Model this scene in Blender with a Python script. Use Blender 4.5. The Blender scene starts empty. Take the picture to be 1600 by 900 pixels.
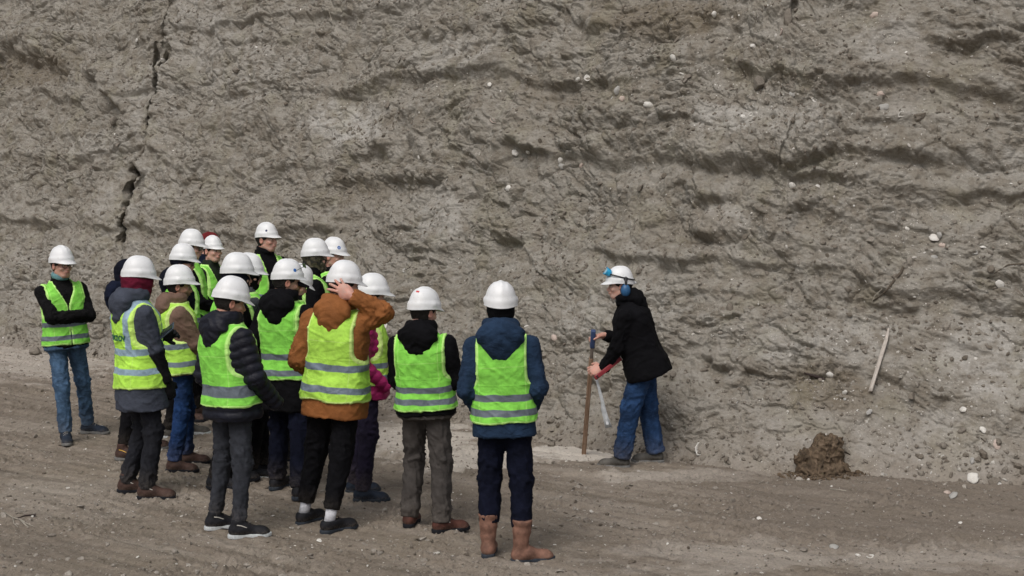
import bpy, math, random
import numpy as np
from mathutils import Vector, Matrix
from mathutils.bvhtree import BVHTree

SC = bpy.context.scene
COL = SC.collection
R = math.radians

# ---------------------------------------------------------------- camera, light, exposure
CAM_H, FPX, PITCH = 2.56, 2420.0, math.atan(194 / 2420)
cam_data = bpy.data.cameras.new('camera'); cam = bpy.data.objects.new('camera', cam_data); COL.objects.link(cam)
cam.location = (0, 0, CAM_H); cam.rotation_euler = (math.pi / 2 - PITCH, 0, 0)
cam_data.sensor_width = 36; cam_data.lens = FPX / 1600 * 36; cam_data.clip_start = 0.1; cam_data.clip_end = 1000
SC.camera = cam
SUN_EL, SUN_AZ = R(54), R(203)          # high, soft light from behind the camera, a little to the left
W = bpy.data.worlds.new("World"); SC.world = W; W.use_nodes = True
wn = W.node_tree.nodes; wl = W.node_tree.links
bg = wn['Background']; bg.inputs['Strength'].default_value = 0.085
sky = wn.new('ShaderNodeTexSky'); sky.sky_type = 'NISHITA'; sky.sun_disc = False
sky.sun_elevation = SUN_EL; sky.sun_rotation = SUN_AZ; sky.air_density = 1.0; sky.dust_density = 6.0; sky.ozone_density = 1.0
hs = wn.new('ShaderNodeHueSaturation'); hs.inputs['Saturation'].default_value = 0.5
wl.new(sky.outputs[0], hs.inputs['Color']); wl.new(hs.outputs[0], bg.inputs['Color'])
sun_data = bpy.data.lights.new('sun', 'SUN'); sun = bpy.data.objects.new('sun', sun_data); COL.objects.link(sun)
sun_data.energy = 0.9; sun_data.angle = R(30); sun_data.color = (1.0, 0.965, 0.92)
sd = Vector((math.sin(SUN_AZ) * math.cos(SUN_EL), math.cos(SUN_AZ) * math.cos(SUN_EL), math.sin(SUN_EL)))
sun.rotation_euler = sd.to_track_quat('Z', 'Y').to_euler(); sun.location = (0, 0, 30)
SC.view_settings.view_transform = 'Standard'; SC.view_settings.look = 'None'
SC.view_settings.exposure = 0.30; SC.view_settings.gamma = 1.0
SC.cycles.max_bounces = 5; SC.cycles.diffuse_bounces = 3

cp, sp = math.cos(PITCH), math.sin(PITCH)
FWD, UPV = np.array([0, cp, -sp]), np.array([0, sp, cp])
def ray(px, py):
    """direction through a pixel of the 1600x900 photograph"""
    return FWD + np.array([1, 0, 0]) * (px - 800) / FPX + UPV * (450 - py) / FPX
def on_ground(px, py, z=0.0):
    d = ray(px, py); t = (z - CAM_H) / d[2]
    return np.array([0, 0, CAM_H]) + d * t
def at_depth(px, py, Y):
    d = ray(px, py); return np.array([0, 0, CAM_H]) + d * (Y / d[1])
def to_px(P):
    P = np.asarray(P, dtype=np.float64); q = P - np.array([0, 0, CAM_H])
    w = q @ FWD
    return 800 + FPX * q[..., 0] / w, 450 - FPX * (q @ UPV) / w

# ---------------------------------------------------------------- noise
def _h(ix, iy, iz=0, seed=0):
    h = (ix.astype(np.int64) * 374761393 + iy.astype(np.int64) * 668265263 + (iz if np.isscalar(iz) else iz.astype(np.int64)) * 2147483647 + seed * 1274126177) & 0xFFFFFFFF
    h = ((h ^ (h >> 13)) * 1274126177) & 0xFFFFFFFF
    h = ((h ^ (h >> 15)) * 2246822519) & 0xFFFFFFFF
    return (h ^ (h >> 16)) & 0xFFFFFFFF
_ang = np.arange(256) / 256 * 2 * np.pi
_GX, _GY = np.cos(_ang).astype(np.float32), np.sin(_ang).astype(np.float32)
def perlin(x, y, seed=0):
    xi, yi = np.floor(x), np.floor(y)
    xf, yf = (x - xi).astype(np.float32), (y - yi).astype(np.float32)
    xi, yi = xi.astype(np.int64), yi.astype(np.int64)
    u = xf * xf * xf * (xf * (xf * 6 - 15) + 10); v = yf * yf * yf * (yf * (yf * 6 - 15) + 10)
    def g(ox, oy):
        k = _h(xi + ox, yi + oy, 0, seed) & 255
        return _GX[k] * (xf - ox) + _GY[k] * (yf - oy)
    a = g(0, 0); b = g(1, 0); c = g(0, 1); d = g(1, 1)
    a = a + u * (b - a); c = c + u * (d - c)
    return 1.5 * (a + v * (c - a))
def fbm(x, y, o=4, seed=0, gain=.5, ridged=False):
    s = 0; amp = 1; t = 0
    for i in range(o):
        n = perlin(x * 2.03 ** i + 17.3 * i, y * 2.03 ** i - 9.1 * i, seed + i)
        if ridged: n = 1 - 2 * np.abs(n)
        s = s + amp * n; t += amp; amp *= gain
    return s / t
def worley(x, y, seed=0, flat=False):
    """F1, F2, a random number and the offset inside the nearest cell"""
    xi, yi = np.floor(x).astype(np.int64), np.floor(y).astype(np.int64)
    f1 = np.full(x.shape, 9., np.float32); f2 = f1.copy(); cid = np.zeros(x.shape, np.int64)
    dx1 = np.zeros(x.shape, np.float32); dy1 = dx1.copy()
    for ox in (-1, 0, 1):
        for oy in (-1, 0, 1):
            h = _h(xi + ox, yi + oy, 0, seed)
            dx = (x - (xi + ox + (h & 1023) / 1024)).astype(np.float32); dy = (y - (yi + oy + ((h >> 10) & 1023) / 1024)).astype(np.float32)
            d = dx * dx + dy * dy
            m = d < f1
            f2 = np.where(m, f1, np.minimum(f2, d)); f1 = np.where(m, d, f1)
            cid = np.where(m, h, cid); dx1 = np.where(m, dx, dx1); dy1 = np.where(m, dy, dy1)
    return np.sqrt(f1), np.sqrt(f2), cid, dx1, dy1
def flakes(x, y, seed=0):
    f1, f2, c, dx, dy = worley(x, y, seed)
    r = (c & 255) / 255.0; tx = ((c >> 8) & 255) / 255.0 - .5; ty = ((c >> 16) & 255) / 255.0 - .5
    return r - .5 + 1.3 * (tx * dx + ty * dy), f2 - f1
def sstep(a, b, x):
    t = np.clip((x - a) / (b - a), 0, 1); return t * t * (3 - 2 * t)
_p3 = np.random.RandomState(5).randn(4096, 3).astype(np.float32); _p3 /= np.linalg.norm(_p3, axis=1)[:, None]
def noise3(p, seed=0):
    p = np.asarray(p, np.float32); i = np.floor(p); f = p - i; i = i.astype(np.int64)
    u = f * f * f * (f * (f * 6 - 15) + 10); s = 0
    for a in (0, 1):
        for b in (0, 1):
            for c in (0, 1):
                k = _h(i[..., 0] + a, i[..., 1] + b, (i[..., 2] + c) * 7919, seed) & 4095
                g = _p3[k]; w = (u[..., 0] if a else 1 - u[..., 0]) * (u[..., 1] if b else 1 - u[..., 1]) * (u[..., 2] if c else 1 - u[..., 2])
                s = s + w * (g[..., 0] * (f[..., 0] - a) + g[..., 1] * (f[..., 1] - b) + g[..., 2] * (f[..., 2] - c))
    return 1.6 * s

# ---------------------------------------------------------------- mesh helpers
def mesh_np(name, V, F, smooth=True, attrs=None):
    """V (n,3), F (m,3|4) index array -> mesh"""
    V = np.ascontiguousarray(V, np.float32); F = np.ascontiguousarray(F, np.int32)
    me = bpy.data.meshes.new(name); m, k = F.shape
    me.vertices.add(len(V)); me.vertices.foreach_set('co', V.ravel())
    me.loops.add(m * k); me.loops.foreach_set('vertex_index', F.ravel())
    me.polygons.add(m); me.polygons.foreach_set('loop_start', np.arange(0, m * k, k, dtype=np.int32))
    me.polygons.foreach_set('use_smooth', np.full(m, smooth))
    me.update(calc_edges=True)
    for n, a in (attrs or {}).items():
        a = np.ascontiguousarray(a, np.float32)
        if a.ndim == 1: at = me.attributes.new(n, 'FLOAT', 'POINT'); at.data.foreach_set('value', a)
        elif a.shape[1] == 3: at = me.attributes.new(n, 'FLOAT_VECTOR', 'POINT'); at.data.foreach_set('vector', a.ravel())
    return me
def obj(name, me, mat=None, parent=None, label=None, cat=None, group=None, kind=None):
    o = bpy.data.objects.new(name, me); COL.objects.link(o)
    if me is not None and mat is not None:
        if len(me.materials): me.materials[0] = mat
        else: me.materials.append(mat)
    if parent: o.parent = parent
    if label: o['label'] = label
    if cat: o['category'] = cat
    if group: o['group'] = group
    if kind: o['kind'] = kind
    return o
def grid_faces(nu, nv):
    i = np.arange(nu - 1)[:, None] * nv + np.arange(nv - 1)[None, :]
    i = i.ravel(); return np.stack([i, i + nv, i + nv + 1, i + 1], 1)

# ---------------------------------------------------------------- materials
class NT:
    def __init__(s, name):
        s.m = bpy.data.materials.new(name); s.m.use_nodes = True
        s.n = s.m.node_tree.nodes; s.l = s.m.node_tree.links; s.b = s.n['Principled BSDF']
    def node(s, t, **kw):
        n = s.n.new(t)
        for k, v in kw.items():
            if hasattr(n, k): setattr(n, k, v)
        return n
    def put(s, sock, v):
        if isinstance(v, bpy.types.NodeSocket): s.l.new(v, sock)
        elif isinstance(v, (tuple, list)) and len(v) == 3 and sock.type == 'RGBA': sock.default_value = (*v, 1)
        else: sock.default_value = v
    def coord(s, kind='Object'): return s.node('ShaderNodeTexCoord').outputs[kind]
    def attr(s, name, out='Fac'):
        a = s.node('ShaderNodeAttribute'); a.attribute_name = name; return a.outputs[out]
    def mapping(s, v, scale):
        m = s.node('ShaderNodeMapping'); s.put(m.inputs[0], v); m.inputs['Scale'].default_value = scale; return m.outputs[0]
    def noise(s, v, scale, detail=4, rough=.55, dist=0):
        n = s.node('ShaderNodeTexNoise'); s.put(n.inputs['Vector'], v); n.inputs['Scale'].default_value = scale
        n.inputs['Detail'].default_value = detail; n.inputs['Roughness'].default_value = rough; n.inputs['Distortion'].default_value = dist
        return n.outputs['Fac']
    def voro(s, v, scale, feature='F1', out='Distance', rand=1.0):
        n = s.node('ShaderNodeTexVoronoi', feature=feature); s.put(n.inputs['Vector'], v); n.inputs['Scale'].default_value = scale
        n.inputs['Randomness'].default_value = rand
        return n.outputs[out]
    def ramp(s, v, stops):
        r = s.node('ShaderNodeValToRGB'); s.put(r.inputs[0], v); e = r.color_ramp.elements
        while len(e) < len(stops): e.new(.5)
        for k, (p, c) in enumerate(stops):
            e[k].position = p; e[k].color = (*c, 1) if isinstance(c, (tuple, list)) else (c, c, c, 1)
        return r.outputs['Color']
    def mr(s, v, a, b, c=0., d=1., smooth=True):
        r = s.node('ShaderNodeMapRange'); r.interpolation_type = 'SMOOTHSTEP' if smooth else 'LINEAR'
        s.put(r.inputs[0], v); 
        for k, x in enumerate((a, b, c, d)): s.put(r.inputs[k + 1], x)
        return r.outputs[0]
    def mix(s, f, a, b, blend='MIX'):
        m = s.node('ShaderNodeMix', data_type='RGBA', blend_type=blend)
        s.put(m.inputs[0], f); s.put(m.inputs[6], a); s.put(m.inputs[7], b); return m.outputs[2]
    def math(s, op, a, b=0.):
        m = s.node('ShaderNodeMath', operation=op); s.put(m.inputs[0], a); s.put(m.inputs[1], b); return m.outputs[0]
    def bump(s, h, strength=.5, dist=.01, normal=None):
        b = s.node('ShaderNodeBump'); s.put(b.inputs['Height'], h); b.inputs['Strength'].default_value = strength; b.inputs['Distance'].default_value = dist
        if normal is not None: s.put(b.inputs['Normal'], normal)
        return b.outputs[0]
    def done(s, color=None, rough=.8, normal=None, spec=None, **kw):
        if color is not None: s.put(s.b.inputs['Base Color'], color)
        s.put(s.b.inputs['Roughness'], rough)
        if normal is not None: s.put(s.b.inputs['Normal'], normal)
        if spec is not None: s.b.inputs['Specular IOR Level'].default_value = spec
        for k, v in kw.items(): s.put(s.b.inputs[k], v)
        return s.m
def srgb(r, g, b):
    f = lambda c: (c / 255 / 12.92) if c / 255 <= .04045 else ((c / 255 + .055) / 1.055) ** 2.4
    return (f(r), f(g), f(b))
# ---------------------------------------------------------------- the cliff and the ground
def polydist(px, py, pts):
    """distance to a polyline, parameter along it 0..1"""
    best = np.full(px.shape, 1e9); tt = np.zeros(px.shape); L = 0; tot = sum(math.dist(a, b) for a, b in zip(pts, pts[1:]))
    for a, b in zip(pts, pts[1:]):
        ax, ay = a; bx, by = b; l2 = (bx - ax) ** 2 + (by - ay) ** 2; l = math.sqrt(l2)
        t = np.clip(((px - ax) * (bx - ax) + (py - ay) * (by - ay)) / l2, 0, 1)
        d = np.hypot(px - ax - t * (bx - ax), py - ay - t * (by - ay))
        m = d < best; best = np.where(m, d, best); tt = np.where(m, (L + t * l) / tot, tt); L += l
    return best, tt

def make_cliff():
    base_px = [(-420, 470), (-200, 503), (0, 540), (160, 562), (380, 598), (600, 638), (720, 664), (850, 690), (1000, 716), (1150, 730), (1300, 738), (1450, 743), (1600, 752), (1900, 768), (2300, 785)]
    B = np.array([on_ground(*p)[:2] for p in base_px])
    B = np.vstack([B[0] + (B[0] - B[1]) / np.linalg.norm(B[0] - B[1]) * 25, B, B[-1] + np.array([22, 3.])])
    S = np.concatenate([[0], np.cumsum(np.linalg.norm(np.diff(B, axis=0), axis=1))])
    s0, s1 = S[2], S[-3]                                        # the stretch in the picture
    u = np.concatenate([np.linspace(0, s0, 60)[:-1], np.arange(s0, s1, .0105), np.linspace(s1, S[-1], 50)[1:]])
    bx, by = np.interp(u, S, B[:, 0]), np.interp(u, S, B[:, 1])
    # smooth the base line
    for _ in range(2):
        us = np.linspace(0, S[-1], 400); xs, ys = np.interp(us, u, bx), np.interp(us, u, by)
        k = np.hanning(15); k /= k.sum(); xs[7:-7] = np.convolve(xs, k, 'valid'); ys[7:-7] = np.convolve(ys, k, 'valid')
        bx, by = np.interp(u, us, xs), np.interp(u, us, ys)
    tx, ty = np.gradient(bx, u), np.gradient(by, u)
    k = np.hanning(61); k /= k.sum()
    tx, ty = [np.convolve(np.pad(a, 30, 'edge'), k, 'valid') for a in (tx, ty)]
    l = np.hypot(tx, ty); nx, ny = ty / l, -tx / l              # towards the camera side
    v = np.concatenate([np.linspace(-.6, 0, 12)[:-1], np.arange(0, 6.3, .0100), np.linspace(6.3, 11, 40)[1:], 11 + np.array([.5, 2, 6, 14, 30, 60])])
    U, V = np.meshgrid(u, v, indexing='ij')
    zt = np.array([-.6, 0, .35, 1.2, 2.2, 4, 6.3, 9.0, 9.6, 10, 10.4, 11, 12]); vt = np.array([-.6, 0, .45, 1.45, 2.55, 4.45, 6.85, 9.8, 11, 13, 17, 25, 71])
    Z = np.interp(V, vt, zt); back = np.interp(V, vt, [-.5, 0, .28, .80, 1.27, 1.88, 2.62, 3.6, 4.6, 6.6, 10.6, 18.6, 64])
    P = np.stack([bx[:, None] - nx[:, None] * back, by[:, None] - ny[:, None] * back, Z], -1)
    px, py = to_px(P); px = np.clip(px, -3000, 5000); py = np.clip(py, -3000, 3000)
    inview = sstep(-500, -250, px) * (1 - sstep(1850, 2100, px)) * sstep(-500, -200, py)
    disp = np.zeros(U.shape); down = np.zeros(U.shape); pale = np.zeros(U.shape); brown = np.zeros(U.shape)
    # warp coordinates: beds run level on the left, dip gently on the right
    w1 = fbm(U * .5, V * .5, 3, 11); w2 = fbm(U * .5, V * .5, 3, 12)
    a, b = U + .35 * w1, V + .35 * w2
    tilt = sstep(900, 1500, px) * .10; b = b + tilt * (U - S[8])
    disp += .075 * fbm(a * 1.7, b * 2.5, 3, 23) + .17 * fbm(a * .5, b * .75, 3, 21) +   .055 * fbm(a * 1.5, b * 2.0, 4, 22, ridged=True)
    jx0 = px + 14 * fbm(U * 5, V * 5, 3, 31); jy0 = py + 16 * fbm(U * 2.6, V * 2.6, 5, 32, gain=.6); li = 0
    ewn = .35 + 1.3 * fbm(U * 1.1, V * 1.1, 3, 34)
    # ledges traced from the photograph: (polyline, how far it stands out, reach above, reach below)
    for pts, amp, wa, wb in [
        ([(-60, 70), (40, 78), (85, 92), (112, 118), (165, 122), (205, 190)], .26, 60, 55),
        ([(195, 62), (245, 30), (330, 40), (420, 70), (480, 60)], .07, 40, 30),
        ([(560, 232), (640, 226), (760, 226), (850, 236), (930, 240), (1010, 222)], .15, 60, 35),
        ([(1000, 222), (1090, 250), (1180, 258), (1260, 256), (1340, 236), (1450, 246), (1640, 262)], .13, 75, 45),
        ([(1340, 196), (1390, 182), (1470, 200)], .10, 25, 22),
        ([(500, 288), (545, 278), (620, 280), (700, 284), (745, 306)], .13, 30, 34),
        ([(690, 370), (760, 352), (820, 380), (865, 470)], .09, 45, 40),
        ([(1050, 290), (1120, 312), (1200, 328), (1290, 322), (1345, 345), (1384, 330)], .14, 40, 34),
        ([(1070, 362), (1150, 372), (1230, 386), (1262, 380)], .12, 40, 42),
        ([(1380, 288), (1450, 304), (1540, 300), (1640, 308)], .09, 40, 35),
        ([(1095, 556), (1140, 580), (1200, 588), (1240, 562), (1252, 530)], .12, 55, 28),
        ([(560, 66), (640, 72), (720, 52), (800, 44), (870, 36), (900, 56)], .09, 50, 38),
        ([(900, 40), (1000, 58), (1070, 48), (1130, 26), (1200, 30), (1260, 4)], .09, 45, 38),
        ([(560, 170), (680, 178), (800, 190), (880, 182), (960, 196), (1060, 186)], .075, 34, 30),
        ([(1260, 160), (1330, 130), (1380, 110)], .05, 25, 30),
        ([(1440, 60), (1500, 80), (1560, 66), (1640, 90)], .10, 45, 35),
        ([(180, 205), (260, 214), (340, 196), (440, 214), (520, 206)], .05, 30, 26),
        ([(200, 262), (300, 254), (420, 262), (520, 276)], .06, 26, 26),
        ([(-60, 255), (60, 262), (150, 280), (200, 268)], .07, 38, 30),
        ([(240, 330), (330, 346), (430, 338), (520, 358)], .06, 32, 28),
        ([(-60, 330), (50, 345), (120, 335), (175, 350)], .05, 35, 30),
        ([(30, 10), (110, 24), (180, 18)], .08, 30, 30),
        ([(980, 470), (1040, 462), (1100, 440), (1180, 455), (1260, 440)], .06, 34, 30),
        ([(1040, 400), (1085, 424), (1140, 420)], .05, 24, 24),
        ([(1290, 450), (1340, 470), (1420, 480), (1480, 460)], .07, 34, 30),
        ([(860, 560), (930, 600), (1010, 590)], .05, 30, 30),
        ([(1440, 620), (1500, 600), (1570, 620), (1640, 610)], .06, 36, 34),
    ]:
        li += 1; jx = jx0; jy = jy0 + 5 * perlin(U * 6 + li * 7, V * 6, 36)
        xs = np.array([p[0] for p in pts]); o = np.argsort(xs, kind='stable'); ys = np.array([p[1] for p in pts])
        yl = np.interp(jx, xs[o], ys[o]); fade = sstep(xs.min() - 15, xs.min() + 35, jx) * (1 - sstep(xs.max() - 35, xs.max() + 15, jx))
        d = yl - jy
        ew = 10 + 28 * np.clip(ewn, 0, 1); edge = sstep(-ew, ew * .6, d); prof = edge * np.exp(-np.maximum(d, 0) / wa) - .55 * (1 - edge) * np.exp(np.minimum(d, 0) / (wb * 1.3))
        am = np.clip(.62 + 1.1 * perlin(U * 1.3 + li * 3.7, V * .9, 37), .08, 1.15) * amp * 1.05
        disp += fade * am * prof
        down += fade * am * .12 * edge * np.exp(-np.maximum(d, 0) / 9)
        pale += fade * .45 * (1 - edge) * np.exp(np.minimum(d, 0) / (wb * 1.2)) * 0
    # gentle bedding steps
    bb = b * 1.05 + .30 * fbm(U * .35, V * .35, 3, 38); bed = bb - np.floor(bb); bi = np.floor(bb).astype(np.int64); ba = .35 + .65 * ((_h(bi, bi * 0, 0, 39) & 255) / 255.)
    saw = np.where(bed < .12, sstep(0, .12, bed), 1 - (bed - .12) / .88)
    disp += .11 * ba * saw * (1 - sstep(5.5, 7, V)) * sstep(.3, .9, V) * (.5 + .8 * sstep(-.3, .3, fbm(U * .4, V * .6, 2, 40)))
    bb = b * 3.1 + .5 * fbm(U * .5, V * .6, 3, 48); bed = bb - np.floor(bb); disp += .030 * np.where(bed < .15, sstep(0, .15, bed), 1 - (bed - .15) / .85) * sstep(-.15, .3, fbm(U * .5, V * .7, 2, 49)) * sstep(.3, .8, V)
    ck = np.zeros(U.shape)
    # the long crack down the left side and two smaller ones
    for pts, wd, dep in [([(278, -30), (270, 20), (258, 60), (240, 98), (246, 120), (236, 170), (231, 228), (212, 262), (206, 315), (196, 360), (190, 430)], 3.0, .17),
                         ([(214, 255), (208, 300), (203, 335), (194, 375), (190, 425)], 6.5, .12), ([(205, 262), (222, 280), (226, 300)], 7, .16), ([(262, 60), (268, 85), (256, 104)], 4, .14), 
                         ([(1226, 262), (1240, 222), (1250, 190)], 3.5, .05), ([(1245, 10), (1232, 42)], 3.5, .08)]:
        jx = px + 4 * fbm(U * 5, V * 5, 3, 41); d, t = polydist(jx, py, pts)
        n = 1 + .6 * fbm(V * 3, U * 3, 2, 44)
        ck += (1.35 if dep > .1 else .8) * (.30 + .70 * sstep(-.15, .1, perlin(V * 1.1 + 3.3, U * .2, 45))) * dep * np.clip(n, .3, 1.6) * np.exp(-(d / (wd * np.clip(n, .45, 1.6))) ** 4)
        side = np.where(jx < np.interp(py, [p[1] for p in pts], [p[0] for p in pts]) if pts[0][1] < pts[-1][1] else False, 1, 0)
        disp -= (.05 if wd == 3.0 else 0) * side * np.exp(-d / 30)
    # intrinsic colour: pale dusty slabs, brown beds
    def blob(cx, cy, rx, ry, s=1., seed=70):
        n = fbm(U * 2.4, V * 2.4, 4, seed); return s * (1 - sstep(.55, 1.15, np.hypot((px - cx) / rx, (py - cy) / ry) + .55 * n))
    for bl in [(545, 195, 70, 38, 1.0), (400, 110, 110, 60, .35), (330, 60, 70, 60, .45), (235, 150, 50, 80, .35), (720, 95, 75, 40, .55), (1150, 190, 60, 28, .8), (1250, 200, 80, 40, .45), (1400, 75, 60, 45, .6),
               (1430, 150, 90, 45, .4), (1545, 555, 85, 90, .8), (1330, 530, 90, 50, .5), (1500, 690, 90, 60, .6), (1230, 690, 80, 40, .4), (690, 345, 50, 45, .6), (1130, 345, 60, 25, .5), (1000, 470, 80, 60, .35),
               (940, 500, 60, 40, .5), (1230, 535, 60, 35, .45), (1560, 260, 80, 30, .4), (160, 230, 60, 30, .35), (250, 285, 40, 40, .4), (90, 430, 100, 60, .3), (190, 350, 40, 90, .3), (1380, 700, 90, 40, .4)]:
        pale = np.maximum(pale, blob(*bl))
    for bl in [(1050, 30, 120, 35, .7), (60, 110, 90, 30, .55), (900, 150, 120, 30, .3), (1440, 120, 90, 60, .3), (1080, 360, 80, 30, .4), (1290, 590, 70, 30, .6), (1300, 625, 80, 30, .6), (560, 300, 60, 25, .35)]:
        brown = np.maximum(brown, blob(*bl, 71))
    # crumbly and smooth areas
    crumb = sstep(-.25, .35, fbm(U * .8, V * 1.1, 3, 51)); crumb = sstep(-.22, .30, fbm(U * .9, V * 1.3, 4, 51)); crumb = .30 + .50 * crumb
    crumb *= 1 - .45 * sstep(.15, .8, pale)
    crumb *= 1 - .6 * np.clip(sstep(560, 640, px) * sstep(236, 244, py) * (1 - sstep(252, 268, py)) * (1 - sstep(960, 1040, px)), 0, 1)
    q1, q2 = a * 1.0 + .05 * fbm(U * 6, V * 6, 2, 52), b * 1.5 + .05 * fbm(U * 6, V * 6, 2, 53)
    tq = fbm(q1 * 1.0, q2 * 1.7, 5, 64, gain=.55) * 7 + V * 1.2; fr = tq - np.floor(tq); disp += .020 * (np.floor(tq) + sstep(.42, .58, fr) - tq) * (.25 + .75 * crumb)
    tq = fbm(q1 * 2.6, q2 * 4.2, 4, 65, gain=.6) * 6 + V * 1.5; fr = tq - np.floor(tq); disp += .0 * (np.floor(tq) + sstep(.40, .60, fr) - tq) * crumb
    f, e = flakes(q1 * 2.6, q2 * 2.9, 54); f = (f + .5) * sstep(0, .30, e) - .4; disp += .075 * f * crumb
    crack = (1 - sstep(.0, .07, e)) * sstep(-.1, .3, fbm(U * .9, V * .9, 2, 55)); disp -= .030 * crack
    f, e = flakes(q1 * 6.5 + .3 * f, q2 * 7.2, 56); f = (f + .5) * sstep(0, .36, e) - .4; disp += .044 * f * crumb
    disp -= .014 * (1 - sstep(0, .09, e)) * sstep(-.2, .2, fbm(U * 1.4, V * 1.4, 2, 57))
    f, e = flakes(q1 * 15, q2 * 16, 58); f = (f + .5) * sstep(0, .42, e) - .4; disp += .022 * f * crumb
    f, e = flakes(q1 * 33, q2 * 36, 59); f = (f + .5) * sstep(0, .5, e) - .4; disp += .0085 * f * crumb
    disp += .016 * fbm(U * 5, V * 7, 4, 60, gain=.5) + .010 * np.abs(fbm(a * 2.4, b * 5.0, 4, 61, gain=.55))
    disp += .0020 * fbm(U * 38, V * 42, 2, 62)
    # shallow washed runnels on the upper left
    disp += .03 * fbm(U * 3.1 + V * 1.1, V * .45, 3, 63, ridged=True) * (1 - sstep(150, 420, px)) * (1 - sstep(60, 140, py))
    # talus fans at the foot, fading into the ground
    foot = np.exp(-np.maximum(V, 0) / (.22 + .14 * sstep(1060, 1200, px)))
    disp = disp * (1 - .75 * foot) + (.05 + .12 * sstep(1060, 1200, px)) * foot
    far = 1 - np.clip(inview, 0, 1)
    keep = np.clip(1 - V[..., :] / 1e9, 0, 1)
    top = sstep(9.5, 12, V); disp *= 1 - top * .7
    tl = .86
    P[..., 0] += nx[:, None] * disp * tl; P[..., 1] += ny[:, None] * disp * tl + ck; P[..., 2] += disp * .38 * (1 - foot) - down
    me = mesh_np('cliff', P.reshape(-1, 3), grid_faces(*U.shape)[:, ::-1] if True else 0, True,
                 {'pale': pale.ravel(), 'brown': brown.ravel(), 'foot': foot.ravel(), 'crumb': crumb.ravel(), 'uv2': np.stack([a, b, np.zeros_like(a)], -1).reshape(-1, 3)})
    return me, P

def cliff_mat():
    t = NT('clay_cliff'); c = t.coord(); uv = t.attr('uv2', 'Vector')
    st = t.mapping(uv, (.38, 2.3, 1.0))
    n1 = t.noise(st, 1.3, 6, .6); n2 = t.noise(c, 7, 8, .65); n3 = t.noise(c, 45, 6, .7)
    base = t.ramp(n1, [(.32, (.146, .130, .106)), (.5, (.192, .175, .147)), (.66, (.228, .213, .186))])
    base = t.mix(t.mr(n2, .40, .64), base, (.240, .226, .200)); base = t.mix(t.math('MULTIPLY', t.mr(n2, .52, .32), .35), base, (.145, .122, .097))
    base = t.mix(t.math('MULTIPLY', t.attr('pale'), t.mr(n2, .3, .6)), base, (.315, .303, .280))
    base = t.mix(t.math('MULTIPLY', t.attr('brown'), .7), base, (.105, .080, .050))
    base = t.mix(t.math('MULTIPLY', t.mr(t.noise(c, 2.2, 3), .52, .66), .25), base, (.20, .185, .125))
    base = t.mix(t.math('MULTIPLY', t.attr('foot'), .6), base, (.212, .184, .156))
    base = t.mix(t.mr(n3, .25, .75, 0, 1), base, t.mix(1, base, (1.28, 1.28, 1.28), 'MULTIPLY'))
    base = t.mix(t.math('MULTIPLY', t.mr(n3, .42, .30), .18), base, (.10, .085, .068))
    sp = t.math('MULTIPLY', t.mr(t.voro(c, 42), .16, .09), t.mr(t.noise(c, 3.0, 2), .50, .62))
    base = t.mix(t.math('MULTIPLY', sp, .9), base, (.60, .57, .52))
    sp = t.math('MULTIPLY', t.mr(t.voro(c, 95), .20, .12), t.mr(t.noise(c, 5.0, 2), .48, .60))
    base = t.mix(t.math('MULTIPLY', sp, .5), base, (.42, .39, .35))
    h = t.math('ADD', t.math('MULTIPLY', t.noise(c, 26, 6, .62), .9), t.math('MULTIPLY', t.voro(c, 62), .35))
    h = t.math('ADD', h, t.math('MULTIPLY', t.voro(t.mapping(c, (1, 1, 1.6)), 28), .6))
    h = t.math('MULTIPLY', h, t.math('ADD', .30, t.math('MULTIPLY', t.attr('crumb'), .8)))
    return t.done(base, .95, t.bump(h, .6, .024), spec=.15)

def ground_h(x, y):
    """height of the quarry floor"""
    x = np.asarray(x, float); y = np.asarray(y, float)
    s = x * .60 + y * .80; r = x * .80 - y * .60               # r runs along the wheel tracks (cliff foot direction)
    tr = fbm(r * .35, s * 3.2, 3, 82); tr2 = fbm(r * .5, s * 9, 3, 83)
    h = .030 * fbm(x * .45, y * .45, 3, 81) + .030 * tr + .020 * tr2
    h = h + .006 * fbm(x * 4, y * 4, 3, 84)
    return h

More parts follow.
